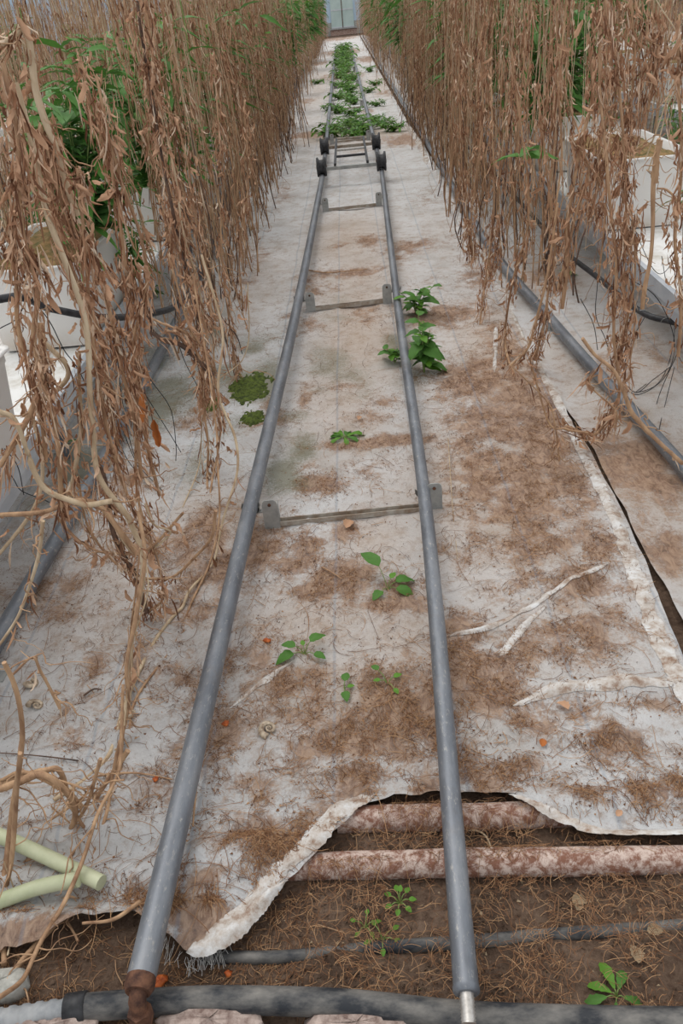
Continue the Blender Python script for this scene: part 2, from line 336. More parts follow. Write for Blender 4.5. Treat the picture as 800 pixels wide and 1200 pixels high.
FOLDS = [([(520, 757), (600, 735), (660, 700), (712, 672)], .016, .022), ([(560, 775), (600, 745), (640, 722)], .008, .015), ([(600, 830), (640, 816), (720, 812), (800, 808)], .014, .03),
    ([(270, 838), (330, 790), (375, 760)], .010, .02), ([(60, 778), (160, 775), (300, 745)], .008, .02), ([(0, 640), (90, 655), (160, 660)], .006, .02), ([(560, 880), (640, 900), (720, 915)], .006, .02),
    ([(320, 885), (240, 900), (190, 930)], .008, .03), ([(240, 1010), (330, 1015), (380, 990)], .03, .05), ([(0, 1090), (120, 1100), (220, 1060), (300, 1040)], .03, .05),
    ([(150, 590), (260, 590), (330, 585)], .006, .02), ([(480, 150), (510, 200), (540, 260), (560, 310), (580, 335)], .02, .03), ([(580, 390), (582, 440)], .008, .015), ([(0, 700), (100, 690), (200, 700)], .005, .03),
    ([(640, 640), (700, 760), (760, 850)], .012, .03), ([(650, 860), (655, 920), (640, 950)], .012, .015), ([(560, 850), (640, 875), (760, 870)], .012, .018), ([(700, 830), (740, 900), (790, 930)], .012, .015), ([(60, 820), (150, 880), (190, 960)], .014, .02), ([(0, 880), (80, 850), (150, 800)], .01, .02), ([(100, 950), (180, 985), (260, 980)], .014, .02), ([(300, 960), (350, 930), (420, 900)], .012, .02), ([(190, 540), (230, 620), (240, 700)], .008, .02), ([(620, 900), (700, 930), (800, 930)], .008, .03)]
FOLDS = [([at(*p) for p in P], h, w) for P, h, w in FOLDS]
YP1 = at(540, 957)[1]; YP2 = at(540, 1015)[1]
def sheet_z(X, Y):
    rdg = lambda a: (1 - abs(2 * a - 1)) ** 7
    z = .004 + .016 * vnoise(X, Y, .22) + .009 * vnoise(X + 3, Y, .08) * np.exp(-Y / 6)
    z = z + .010 * rdg(vnoise(X + .3 * Y, Y - .4 * X, .26)) + .007 * rdg(vnoise(X - .5 * Y + 4, .6 * Y + .3 * X, .13)) * np.exp(-Y / 5) + .003 * vnoise(X, Y + 7, .03) * np.exp(-Y / 3)
    for P, h, w in FOLDS:
        d = poly_dist(X, Y, P); z = z + h * np.exp(-(d / w) ** 2) * (.6 + .8 * vnoise(X, Y, .1))
    yf = yfront(X)
    edge = np.exp(-((Y - yf) / .03) ** 2)
    z = z + .012 * edge * vnoise(X, Y, .06)
    for yp, r in ((YP1, .046), (YP2, .05)):   # the sheet lies over the two old pipes
        z = np.maximum(z, (r * .86) * np.exp(-((Y - yp) / .055) ** 2) * (X < .9) + .004)
    return z
def attr(me, name, vals):
    a = me.attributes.new(name, 'FLOAT', 'POINT'); a.data.foreach_set('value', vals.astype(np.float32).ravel())
def make_sheet(nx, ny, x0, x1f, y0f, y1, name, mat, first=.008):
    u = np.linspace(0, 1, nx)
    g = 1.0; lo, hi = 1.0001, 1.1
    L = y1 - .8
    for _ in range(60):
        g = (lo + hi) / 2; tot = first * (g ** ny - 1) / (g - 1)
        if tot < L: lo = g
        else: hi = g
    t = np.concatenate([[0], np.cumsum(first * g ** np.arange(ny))])
    U, T = np.meshgrid(u, t)
    X0 = x0 + (x1f(A(1.5))[0] - x0) * U; Y = y0f(X0) * np.exp(-T / 6) + T + .8 * (1 - np.exp(-T / 6))
    X = x0 + (x1f(Y) - x0) * U
    Z = sheet_z(X, Y)
    V = np.stack([X, Y, Z], -1); mb = MB(); mb.grid(V); me = mb.mesh(name, mat)
    attr(me, 'root', rootf(X, Y)); attr(me, 'pink', evalb(X, Y, PINK)); attr(me, 'algae', evalb(X, Y, ALG) * (.4 + vnoise(X, Y, .12)))
    return me
o = link('ground_sheet', make_sheet(260, 330, -2.3, seam, yfront, 46, 'ground_sheet', SHEET))
tag(o, 'wide stained white woven ground sheet lying under both rails of the aisle', 'ground sheet'); MAINSHEET = o
# second sheet to the right of the open gap
GAPR = [at(x, y) for x, y in ((865, 850), (798, 730), (760, 660), (730, 603), (712, 563), (694, 530), (662, 483), (638, 440), (612, 395), (588, 338), (556, 268))]
gy = np.array([p[1] for p in GAPR]); gx = np.array([p[0] for p in GAPR])
def gapr(Y): return np.interp(Y, np.append(gy, 50), np.append(gx, .8)) + .012 * (vnoise(Y, Y * 0 + 8, .1) - .5)
nx, ny = 90, 220
u = np.linspace(0, 1, nx); t = 1.0 + 45 * (np.linspace(0, 1, ny) ** 2.6)
U, Yy = np.meshgrid(u, t); Xx = gapr(Yy) * (1 - U) + 2.4 * U
Zz = .004 + .012 * vnoise(Xx, Yy, .2) + .006 * vnoise(Xx, Yy, .07) + .008 * np.exp(-(U * 1.4 / .03) ** 2)
mb = MB(); mb.grid(np.stack([Xx, Yy, Zz], -1)); me = mb.mesh('ground_sheet', SHEET)
RB2 = blob_list([(760, 560, 70, 60, .9), (730, 500, 40, 40, .6), (700, 440, 60, 40, .5), (780, 650, 40, 40, .7), (640, 330, 40, 20, .6), (760, 420, 50, 40, .5)])
attr(me, 'root', evalb(Xx, Yy, RB2) * (.5 + vnoise(Xx, Yy, .06))); attr(me, 'pink', evalb(Xx, Yy, RB2) + .1); attr(me, 'algae', evalb(Xx, Yy, ALG))
tag(link('ground_sheet', me), 'narrower white ground sheet right of the bare soil gap, under the right bench', 'ground sheet')
for sgn, lab in ((-1, 'white ground sheet in the neighbouring aisle beyond the left bench'), (1, 'white ground sheet in the neighbouring aisle beyond the right bench')):
    xs = np.linspace(2.45, 9, 30) * sgn if sgn > 0 else np.linspace(-9, -2.35, 30); ys = np.linspace(2, 50, 120)
    X, Y = np.meshgrid(xs, ys); mb = MB(); mb.grid(np.stack([X, Y, .012 + .012 * vnoise(X, Y, .4)], -1)); o = mb.build('ground_sheet', FARSHEET); tag(o, lab, 'ground sheet')

# folded bands: flaps of the same sheet
def ribbon(P, W, parent, name, mat, h=.012, n=70, k=9, curl=0., zf=None, label=None, jag=.0):
    P = smooth_path(P, n); T = np.gradient(P, axis=0); T /= np.linalg.norm(T, axis=1)[:, None]
    S = np.cross(T, A(0, 0, 1)); S /= np.linalg.norm(S, axis=1)[:, None]
    W = np.interp(np.linspace(0, 1, n), np.linspace(0, 1, len(W)), W) * (.7 + .6 * vnoise(P[:, 0], P[:, 1], .03)) * np.minimum(1, np.minimum(np.arange(n), n - 1 - np.arange(n)) / 5 + .05)
    u = np.linspace(-1, 1, k); V = P[:, None] + S[:, None] * (u[None, :, None] * W[:, None, None] / 2)
    V = V + S[:, None] * (jag * rng.normal(0, 1, (n, k, 1)))
    base = (zf or sheet_z)(V[..., 0], V[..., 1])
    V[..., 2] = base + .0015 + .45 * h * (1 - abs(u[None]) ** 1.5) * (.3 + 1.2 * vnoise(V[..., 0], V[..., 1], .025)) * np.sin(np.linspace(0, math.pi, n))[:, None] ** .4 + curl * np.maximum(u, 0)[None] ** 2
    mb = MB(); mb.grid(V); o = mb.build(name, mat, parent)
    if label: o['label'] = label
    return o
Pp = lambda L: [at(*p) for p in L]
ribbon(Pp([(238, 1122), (275, 1088), (318, 1050), (365, 1005), (400, 965), (440, 942)]), [.03, .035, .03, .03, .045, .05, .03], MAINSHEET, 'torn_flap', CLEAN, .014, jag=.0012, label='clean white torn edge flap')
ribbon(Pp([(222, 1128), (262, 1112), (300, 1078), (340, 1045)]), [.02, .045, .035, .01], MAINSHEET, 'torn_flap', CLEAN, .02, jag=.001)
ribbon(Pp([(520, 757), (575, 742), (625, 718), (670, 690), (712, 672)]), [.006, .022, .02, .034, .02], MAINSHEET, 'folded_crease', CLEAN, .016, label='clean raised crease')
ribbon(Pp([(585, 775), (610, 745), (640, 720)]), [.03, .02, .004], MAINSHEET, 'folded_crease', CLEAN, .008)
ribbon(Pp([(818, 850), (770, 752), (745, 685), (718, 610), (684, 540), (650, 470), (625, 420), (600, 366), (572, 300)]), [.06, .05, .05, .04, .035, .035, .03, .03, .03], MAINSHEET, 'folded_hem', CLEAN, .008, 120, label='clean white hem along the soil gap')
ribbon(Pp([(600, 835), (650, 818), (720, 812), (800, 806)]), [.01, .03, .04, .03], MAINSHEET, 'folded_crease', CLEAN, .012)
ribbon(Pp([(560, 280), (572, 310), (584, 338)]), [.06, .08, .03], MAINSHEET, 'folded_crease', CLEAN, .01)
ribbon(Pp([(581, 388), (579, 442)]), [.02, .015], MAINSHEET, 'folded_crease', CLEAN, .006)
ribbon(Pp([(270, 838), (310, 805), (345, 782)]), [.005, .02, .005], MAINSHEET, 'folded_crease', CLEAN, .008)
ribbon(Pp([(595, 944), (640, 963), (700, 984), (760, 989), (810, 990)]), [.01, .02, .02, .02, .02], MAINSHEET, 'torn_flap', CLEAN, .006, jag=.0008)
ribbon(Pp([(478, 150), (492, 172), (500, 195)]), [.04, .08, .04], MAINSHEET, 'folded_crease', CLEAN, .03)
mb = MB()
for k in range(70):
    p = at(rng.uniform(225, 350) , 0) if 0 else None
    t = rng.random(); q = FRONT[6] * (1 - t) + FRONT[7] * t if rng.random() < .7 else FRONT[5] * (1 - t) + FRONT[6] * t
    q = q + A(rng.normal(0, .004), rng.normal(0, .004), .01); e = q + A(rng.normal(0, .008), -rng.uniform(.01, .035), -.012)
    mb.tube([q, (q + e) / 2 + rng.normal(0, .003, 3), e], .0005, 3, False)
mb.build('frayed_threads', SHEETFIB, MAINSHEET, stuff=True)

# dry root fibres and crumbs on the sheet and soil
def fibres(N, sampler, lo, hi, w, name, label, mat=FIBER, zfun=None, seg=5):
    P = sampler(N); N = len(P); L = rng.uniform(lo, hi, N); a = rng.uniform(0, 2 * math.pi, N); bend = rng.normal(0, 1.4, N)
    V = np.zeros((N, seg, 2, 3)); cur = P.copy()
    for i in range(seg):
        aa = a + bend * i / seg; dx = np.cos(aa); dy = np.sin(aa)
        z = zfun(cur[:, 0], cur[:, 1]) + .002 + .005 * np.sin(i / (seg - 1) * math.pi) * rng.random(N)
        for j, s in ((0, -1), (1, 1)):
            V[:, i, j, 0] = cur[:, 0] - dy * w * s * .5; V[:, i, j, 1] = cur[:, 1] + dx * w * s * .5; V[:, i, j, 2] = z + (w * .3 if s > 0 else 0)
        cur = cur + np.stack([dx, dy], -1) * (L / seg)[:, None]
    b = np.arange(N)[:, None] * seg * 2 + np.arange(seg - 1)[None] * 2
    Fq = np.stack([b, b + 1, b + 3, b + 2], -1).reshape(-1, 4)
    mb = MB(); mb.add(V.reshape(-1, 3), Fq); o = mb.build(name, mat); tag(o, label, 'roots', kind='stuff'); return o
def samp_sheet(N):
    M = N * 30; Y = rng.uniform(.95, 7, M) ** 1.0; X = rng.uniform(-1.5, .85, M)
    Y = .9 + (rng.random(M) ** 2.2) * 7
    ok = (Y > yfront(X) + .01) & (X < seam(Y) - .01); pr = (rootf(X, Y) ** 1.4 + .02) * (vnoise(X, Y, .035) > .45)
    ok &= rng.random(M) < pr; return np.stack([X[ok], Y[ok]], -1)[:N]
zs = sheet_z
fibres(30000, samp_sheet, .008, .04, .0009, 'dry_roots', 'tangled dry brown root fibres spread over the white ground sheet', zfun=zs)
def samp_soil(N):
    M = N * 4; X = rng.uniform(-.9, .75, M); Y = rng.uniform(.6, 1.35, M); ok = (Y < yfront(X)) & ((vnoise(X, Y, .08) > .4) | (rng.random(M) < .2)); return np.stack([X[ok], Y[ok]], -1)[:N]
def soil_or_pipe(X, Y):
    z = soil_z(X, Y)
    for yp, r, x0 in ((at(560, 956)[1], .029, -.05), (at(560, 1014)[1], .027, -.2)):
        z = np.maximum(z, np.where(X > x0, .008 + np.sqrt(np.maximum(r * r - (Y - yp) ** 2, 0)), -1))
    return z
fibres(6500, samp_soil, .01, .06, .0008, 'dry_straw', 'thin dry straw and rootlets scattered over the bare soil at the front', zfun=soil_or_pipe)
# crumbs: small tetra pieces
def crumbs(P, size, name, label, mat, zfun):
    N = len(P); T = rng.normal(0, 1, (N, 4, 3)); T /= np.linalg.norm(T, axis=2)[..., None]; s = size * rng.uniform(.3, 1.2, N)
    V = T * s[:, None, None]; V[..., 0] += P[:, :1]; V[..., 1] += P[:, 1:2]; V[..., 2] = V[..., 2] * .6 + zfun(P[:, 0], P[:, 1])[:, None] + s[:, None] * .4
    b = np.arange(N)[:, None] * 4; Fq = np.stack([b + i for i in (0, 1, 2, 0)], -1), np.stack([b + i for i in (0, 3, 1, 0)], -1), np.stack([b + i for i in (0, 2, 3, 0)], -1), np.stack([b + i for i in (1, 3, 2, 1)], -1)
    mb = MB(); mb.add(V.reshape(-1, 3), np.vstack([x.reshape(-1, 4) for x in Fq])); tag(mb.build(name, mat, smooth=False), label, 'debris', kind='stuff')
def samp_open(N):
    M = N * 3; Y = .9 + (rng.random(M) ** 1.8) * 4; X = rng.uniform(-1.4, .8, M); ok = (Y > yfront(X) + .03) & (X < seam(Y) - .06); return np.stack([X[ok], Y[ok]], -1)[:N]
fibres(1300, samp_open, .05, .15, .0012, 'thin_roots', 'long thin dark rootlets veining the white ground sheet', mat=FIBER, zfun=zs, seg=9)
crumbs(np.vstack([samp_sheet(9000), samp_open(2500)]), .004, 'soil_crumbs', 'dark soil crumbs and leaf bits sprinkled on the white ground sheet', FIBER, zs)
crumbs(samp_soil(6000), .005, 'soil_clods', 'small clods and pale chips scattered on the bare soil', SOIL, soil_z)
crumbs(samp_soil(500), .0045, 'pale_chips', 'pale dried flower chips lying on the bare soil', DRYLEAF, soil_z)

# ------------------------------------------------------------------ rails
RZ = .105; PR = .0255
railL = smooth_path([at(165, 1148, RZ), at(300, 565, RZ), at(350, 350, RZ), at(379, 200, RZ)], 40)
railR = smooth_path([at(546, 1158, RZ), at(498, 590, RZ), at(465, 350, RZ), at(447, 199, RZ)], 40)
def straight(a, b, n): return a[None] + (b - a)[None] * np.linspace(0, 1, n)[:, None]
railL2 = straight(railL[-1], at(393, 55, RZ), 24); railR2 = straight(railR[-1], at(411, 55, RZ), 24)
def pipe(P, R, name, label, mat, cat, n=20):
    mb = MB(); mb.tube(P, R, n, True); return tag(mb.build(name, mat), label, cat)
rL = pipe(railL, PR, 'rail_pipe', 'left galvanised rail pipe, near length ending at the rusty coupling', GALV, 'rail pipe')
rR = pipe(railR, .0215, 'rail_pipe', 'right galvanised rail pipe, near length ending in a bare threaded stub', GALV, 'rail pipe')
pipe(railL2, PR, 'rail_pipe', 'left rail pipe beyond the trolley, running to the far door', GALV, 'rail pipe', 12)
pipe(railR2, PR, 'rail_pipe', 'right rail pipe beyond the trolley, running to the far door', GALV, 'rail pipe', 12)
# end fittings
e = railL[0]; d = (railL[0] - railL[2]); d /= np.linalg.norm(d); dd = A(-.02, -.1, -.5); 
mb = MB(); mb.tube([e - d * .004, e + d * .012, e + d * .022], [.0262, .0268, .022], 16); f1 = mb.build('rusty_coupling', RUST, rL)
mb = MB(); mb.tube([e + d * .015, e + d * .032 + A(0, 0, -.006), e + d * .04 + A(0, 0, -.035), e + d * .042 + A(0, 0, -.09)], [.0155, .0155, .014, .014], 12); mb.build('elbow', RUST, rL)
mb = MB(); mb.tube([e + d * .038 + A(0, 0, -.025), e + d * .040 + A(0, 0, -.055)], [.021, .021], 6); mb.build('nut', RUST, rL, smooth=False)
e = railR[0]; d = (railR[0] - railR[2]); d /= np.linalg.norm(d)
mb = MB(); mb.tube([e - d * .002, e + d * .006, e + d * .01], [.0228, .0224, .017], 16); mb.build('crimped_end', GALV, rR)
R_ = [.0125 if i % 2 else .0113 for i in range(18)]; mb = MB(); mb.tube([e + d * (.006 + .0026 * i) + A(0, 0, -.0006 * i) for i in range(18)], R_, 12); mb.build('threaded_stub', THREAD, rR)

# supports
def support(pl, pr, lab, inner_right=True, ry=None):
    t = thing('rail_support', lab, 'rail support', tuple((pl + pr) / 2 + A(0, 0, .012)))
    o0 = (pl + pr) / 2 + A(0, 0, .012); pl = pl + A(0, 0, .012); pr = pr + A(0, 0, .012)
    a = pl - o0; b = pr - o0
    for p, s in ((a, 1), (b, 1 if not inner_right else -1)):
        mb = MB()   # C-shaped channel post with a rounded top
        w, dep, h, th = .052, .03, .118, .0035
        zz = [0, h - .02, h - .008, h]; ww = [w, w, w * .88, w * .55]
        for yy in (-dep / 2, ):
            V = []
            for z_, w_ in zip(zz, ww): V.append([[p[0] - w_ / 2, p[1] + yy - th / 2, z_], [p[0] + w_ / 2, p[1] + yy - th / 2, z_], [p[0] + w_ / 2, p[1] + yy + th / 2, z_], [p[0] - w_ / 2, p[1] + yy + th / 2, z_], [p[0] - w_ / 2, p[1] + yy - th / 2, z_]])
            mb.grid(np.array(V)); 
            top = V[-1][:4]; mb.add(top, [[0, 1, 2, 3]])
        for xx in (-1, 1): mb.box((p[0] + xx * (w / 2 - th / 2), p[1], (h - .02) / 2), (th / 2, dep / 2, (h - .02) / 2))
        mb.build('post', GREYSTEEL, t, smooth=False)
        mb = MB(); mb.tube([(p[0] - s * .0, p[1] - .02, h - .018), (p[0], p[1] - .014, h - .018)], .006, 8); mb.build('bolt', RUST, t)
    mb = MB(); mb.bar(a + A(.02, 0, .012), b + A(-.02, 0, .012), .03, .004); mb.bar(a + A(.02, -.013, .018), b + A(-.02, -.013, .018), .003, .018); mb.bar(a + A(.02, .013, .018), b + A(-.02, .013, .018), .003, .018)
    mb.build('crossbar', TIE, t, smooth=False)
    for p, rl in ((a, railL), (b, railR)):
        i = np.argmin(abs(rl[:, 1] - o0[1] - p[1])); r = rl[i] - o0
        mb = MB(); ang = np.linspace(math.pi * .95, 2.05 * math.pi, 9)
        V = [[[r[0] + .028 * math.cos(g), p[1] + yy, r[2] + .028 * math.sin(g)] for g in ang] for yy in (-.016, .016)]
        V2 = [[[r[0] + .031 * math.cos(g), p[1] + yy, r[2] + .031 * math.sin(g)] for g in ang] for yy in (.016, -.016)]
        mb.grid(np.array(V)); mb.grid(np.array(V2)); 
        mb.bar((r[0], p[1], r[2] - .029), (p[0], p[1], min(r[2] - .02, .09)), .02, .004); mb.build('saddle', GREYSTEEL, t)
    return t
support(at(321, 621), at(509, 602), 'nearest rail support, post right of each rail and dusty steel crossbar', inner_right=False)
def mids(y0, y1):
    pass
def sup_at(Yc, lab, group=None):
    i = np.argmin(abs(railL[:, 1] - Yc)) if Yc < railL[-1, 1] else None
    def rx(r1, r2): return np.interp(Yc, np.concatenate([r1[:, 1], r2[1:, 1]]), np.concatenate([r1[:, 0], r2[1:, 0]]))
    a = A(rx(railL, railL2) + .06, Yc, 0); b = A(rx(railR, railR2) - .05, Yc + .03, 0)
    t = support(a, b, lab)
    if group: t['group'] = group
support_y = [(4.5, 'second rail support from the front, steel crossbar just left of the tall weed'), (7.07, 'rail support just in front of the trolley'), ]
for y_, l_ in support_y: sup_at(y_, l_)
_rl, _rr = railL, railR
railL = np.vstack([railL, railL2[1:]]); railR = np.vstack([railR, railR2[1:]])
for y_ in (10.9,): sup_at(y_, 'rail support just behind the trolley')
for y_ in (14.5, 18.5, 22.5, 27): sup_at(y_, 'distant rail support among the green weeds', 'distant rail supports')

# trolley frame standing on the rails
def xr(P, Yc): return np.interp(Yc, P[:, 1], P[:, 0])
Ya, Yb = 8.2, 9.5
t = thing('rail_trolley', 'low flat steel trolley on four dark wheels standing on the rails', 'trolley', (0, 0, 0))
def wheel(x, y):
    # double-flanged spool wheel around an axle along x
    prof = [(-.045, .02), (-.045, .085), (-.03, .088), (-.018, .062), (.018, .062), (.03, .088), (.045, .085), (.045, .02)]
    n = 28; a = np.linspace(0, 2 * math.pi, n + 1)
    V = np.array([[[x + px_, y + r * math.cos(g), RZ + PR + .06 + r * math.sin(g)] for g in a] for px_, r in prof])
    mb = MB(); mb.grid(V); w_ = mb.build('wheel', RUBBER, t)
    mb = MB(); mb.tube([(x - .05, y, RZ + PR + .06), (x + .05, y, RZ + PR + .06)], .02, 10); mb.build('hub', RUST, w_)
for yy in (Ya, Yb):
    for P in (railL, railR): wheel(xr(P, yy), yy)
zc = RZ + PR + .04
mb = MB(); mb.bar((xr(railL, Ya) + .04, Ya, zc), (xr(railR, Ya) - .04, Ya, zc), .05, .03); mb.build('front_crossbar', GREYSTEEL, t, smooth=False)
mb = MB(); mb.bar((xr(railL, Yb) + .04, Yb, zc), (xr(railR, Yb) - .04, Yb, zc), .035, .03); mb.build('rear_crossbar', TIE, t, smooth=False)
for s, P in ((.13, railL), (-.13, railR)):
    mb = MB(); mb.bar((xr(P, Ya) + s, Ya, zc + .025), (xr(P, Yb + .35) + s, Yb + .35, zc + .025), .022, .03); mb.build('side_bar', RUBBER, t, smooth=False)
for yy, ma in ((Ya + .45, RUBBER), (Ya + .85, THREAD), (Yb + .35, TIE)):
    mb = MB(); mb.bar((xr(railL, yy) + .13, yy, zc + .03), (xr(railR, yy) - .13, yy, zc + .03), .03, .02); mb.build('slat', ma, t, smooth=False)

# ------------------------------------------------------------------ old pipes, hoses and stones at the front
def wavy(a, b, n, amp): 
    P = straight(A(*a), A(*b), n); return P + wob(n, amp, 6) * A(1, 1, .5)
p = wavy(at(395, 960, .008), at(850, 950, -.016), 40, .002); 
pipe(p, .029, 'rusty_pipe', 'flaking rusty pipe lying across the soil, further one half under the sheet', RUSTP, 'pipe')
p = wavy(at(330, 1018, .008), at(900, 1006, .008), 60, .002)
pipe(p, .027 + .0015 * vnoise(np.arange(60) * 1., np.zeros(60), 3), 'rusty_pipe', 'long peeling pink-white rusty pipe crossing the soil below the torn sheet', RUSTP, 'pipe')
p = smooth_path([at(235, 1122, -.010), at(330, 1122, -.014), at(400, 1114, -.022), at(455, 1110, -.008), at(560, 1103, -.004), at(620, 1098, -.014), at(700, 1092, -.010), at(760, 1088, -.018), at(860, 1080, -.008)], 60)
pipe(p, .0125, 'buried_hose', 'thin black hose half buried in the soil below the rusty pipes', OLDHOSE, 'hose', 12)
hz = lambda x, y: at(x, y, .025)
p = smooth_path([hz(85, 1182), hz(160, 1176), hz(260, 1172), hz(400, 1176), hz(540, 1190), hz(680, 1196), hz(900, 1200)], 70)
o = pipe(p, .0235, 'black_hose', 'thick dusty black hose lying across the very front below the rail ends', OLDHOSE, 'hose', 20)
p = straight(hz(-60, 1205), hz(96, 1181), 60); mb = MB(); mb.tube(p, [.021 if (i // 3) % 2 else .0185 for i in range(60)], 20); mb.build('corrugated_sleeve', PALEHOSE, o)
mb = MB(); d = p[-1] - p[-3]; d /= np.linalg.norm(d); mb.tube([p[-1] - d * .03, p[-1] - d * .028, p[-1] + d * .008, p[-1] + d * .01], [.02, .027, .027, .022], 20); mb.build('hose_clamp', BLACKPL, o)
for (x, y, s, lab, mt) in ((8, 1158, .045, 'rounded pale stone at the bottom left beside the hose', PALESTONE), (250, 1206, .05, 'pinkish rough brick piece in front of the hose, left of the right rail end', STONE), (60, 1215, .05, 'pinkish brick piece in front of the grey corrugated sleeve', STONE), (420, 1210, .05, 'pinkish brick piece in front of the hose, between both rail ends', STONE)):
    c0 = at(x, y, .0); ic = np.linspace(0, math.pi, 9); ph = np.linspace(0, 2 * math.pi, 15)
    V = np.array([[[math.sin(i_) * math.cos(q), math.sin(i_) * math.sin(q) * .6, math.cos(i_) * .5] for q in ph] for i_ in ic]); V = np.sign(V) * abs(V) ** .75
    V[:, :-1] *= 1 + .09 * rng.normal(0, 1, V[:, :-1].shape[:2])[..., None]; V[:, -1] = V[:, 0]
    if mt is STONE: V[..., 0] *= 1.9
    mb = MB(); mb.grid(V * s); tag(mb.build('stone', mt, loc=tuple(c0 + A(0, 0, .008))), lab, 'stone')
# pale green plastic pipe offcuts, bottom left
pts = [[at(-40, 968, .04), at(40, 1003, .04), at(122, 1042, .035)], [at(-40, 1082, .03), at(40, 1050, .035), at(95, 1038, .05)]]
for P, lab in zip(pts, ('pale green plastic pipe, upper of the two offcuts at bottom left', 'pale green plastic pipe, lower of the two offcuts at bottom left')):
    P = smooth_path(P, 20); P[:, 2] += .022; pipe(P, .0155, 'plastic_pipe', lab, CREAMPIPE, 'pipe', 16)

# ------------------------------------------------------------------ heating pipes, benches, tubs
pL = smooth_path([A(-1.16, -.6, .06), A(-1.14, .5, .06),  at(0, 745, .06), at(105, 565, .06), at(205, 380, .06), A(-1.09, 12, .06), A(-1.09, 45, .06)], 90)
pipe(pL, .0255, 'heating_pipe', 'grey heating pipe on the ground along the left bench', GALV, 'heating pipe', 14)
pR = smooth_path([A(1.22, -.6, .06), A(1.16, .8, .06),  at(775, 520, .06), at(650, 380, .06), at(560, 268, .06), A(.86, 12, .06), A(.9, 45, .06)], 90)
pipe(pR, .0255, 'heating_pipe', 'grey heating pipe on the ground along the right bench', GALV, 'heating pipe', 14)
for P, side in ((pL, 'left'), (pR, 'right')):
    for yy in np.arange(1.6, 14, 2.3):
        i = np.argmin(abs(P[:, 1] - yy)); q = P[i]
        mb = MB(); mb.box((0, 0, .006), (.05, .02, .004)); mb.box((0, 0, .02), (.012, .012, .018)); o = mb.build('pipe_foot', GREYSTEEL, smooth=False, loc=(q[0], q[1], 0.01)); tag(o, 'small steel foot holding up the %s heating pipe' % side, 'pipe foot', 'feet of the %s heating pipe' % side)
BZ = .33
def bench(x0, x1, lab, edge):      # x0 aisle side
    t = thing('growing_bench', lab, 'bench', ((x0 + x1) / 2, 23, 0)); ox = (x0 + x1) / 2; oy = 23
    s = 1 if x1 > x0 else -1
    ys = np.concatenate([np.arange(-.6, 8, .1), np.arange(8, 46, 1.)]); xs = np.linspace(x0 + s * .03, x1, 10); X, Y = np.meshgrid(xs, ys)
    mb = MB(); Z = BZ - .012 + .006 * vnoise(X, Y, .15); mb.grid(np.stack([X - ox, Y - oy, Z], -1)); mb.box(((x0 + x1) / 2 - ox, -.4, BZ - .04), (abs(x1 - x0) / 2 - .04, 23.2, .012)); mb.build('bench_film', FILM, t)
    prof = [(x0 + s * .05, BZ - .095), (x0 + s * .008, BZ - .095), (x0 + s * .004, BZ - .05), (x0 - s * .004, BZ - .045), (x0 - s * .004, BZ + .018), (x0 + s * .012, BZ + .022), (x0 + s * .016, BZ + .012), (x0 + s * .03, BZ + .01)]
    for yy0, yy1 in ((-.6, 4.6), (4.61, 10), (10.01, 22), (22.01, 45)):
        mb = MB(); mb.grid(np.array([[[a - ox, y_ - oy, b] for a, b in prof] for y_ in np.linspace(yy0, yy1, 4)])); o = mb.build('edge_profile', BENCHEDGE, t, smooth=False)
        sd = o.modifiers.new('t', 'SOLIDIFY'); sd.thickness = .002
    for yy in np.arange(-.3, 45, 3.2):
        for xx in (x0 + s * .1, x1 - s * .1):
            mb = MB(); mb.tube([(xx - ox, yy - oy, .01), (xx - ox, yy - oy, BZ - .05)], .014, 8); mb.build('leg', GALV, t)
    return t
bench(-1.17, -1.78, 'long low growing bench with pale grey metal edge left of the aisle', 0)
bench(1.30, 1.95, 'long low growing bench with pale grey metal edge right of the aisle', 0)
bench(-3.15, -3.75, 'second long growing bench, further left behind the next aisle', 0)
bench(3.1, 3.7, 'second long growing bench, further right behind the next aisle', 0)
def tub(label, group=None, L=.9, W=.47, H=.36):
    t = thing('planter_tub', label, 'planter tub', group=group)
    def ring(w, l, z, r=.035, n=5):
        out = []
        for (cx, cy, a0) in ((w / 2 - r, l / 2 - r, 0), (-w / 2 + r, l / 2 - r, 90), (-w / 2 + r, -l / 2 + r, 180), (w / 2 - r, -l / 2 + r, 270)):
            for k in range(n):
                g = math.radians(a0 + 90 * k / (n - 1)); out.append([cx + r * math.cos(g), cy + r * math.sin(g), z])
        out.append(out[0]); return out
    R = [ring(W - .09, L - .09, 0), ring(W - .08, L - .08, .01), ring(W - .02, L - .02, H - .045), ring(W - .012, L - .012, H - .04), ring(W - .012, L - .012, H - .012), ring(W + .018, L + .018, H - .008), ring(W + .018, L + .018, H), ring(W - .02, L - .02, H), ring(W - .04, L - .04, H - .1), ring(W - .08, L - .08, .02)]
    V = np.array(R)
    # gentle rim sag
    V[..., 2] += np.where(V[..., 2] > .1, -.006 * np.cos(V[..., 1] / L * math.pi) ** 2 * (abs(V[..., 0]) > W / 2 - .06), 0)
    mb = MB(); mb.grid(V); b = mb.n; mb.add([[0, 0, .0]], np.zeros((0, 4))); mb.f.append(np.array([[b, i, i + 1, b] for i in range(20)])); 
    mb.build('tub', WHITEPL, t)
    xs = np.linspace(-W / 2 + .022, W / 2 - .022, 22); ys = np.linspace(-L / 2 + .022, L / 2 - .022, 40); X, Y = np.meshgrid(xs, ys)
    e = np.minimum(1, np.minimum(W / 2 - .022 - abs(X), L / 2 - .022 - abs(Y)) / .05)
    Z = H - .05 + .05 * e * vnoise(X + 5, Y, .08) + .02 * vnoise(X, Y, .02)
    mb = MB(); mb.grid(np.stack([X, Y, Z], -1)); mb.build('moss_layer', MOSS, t)
    return t
TUBS = {}
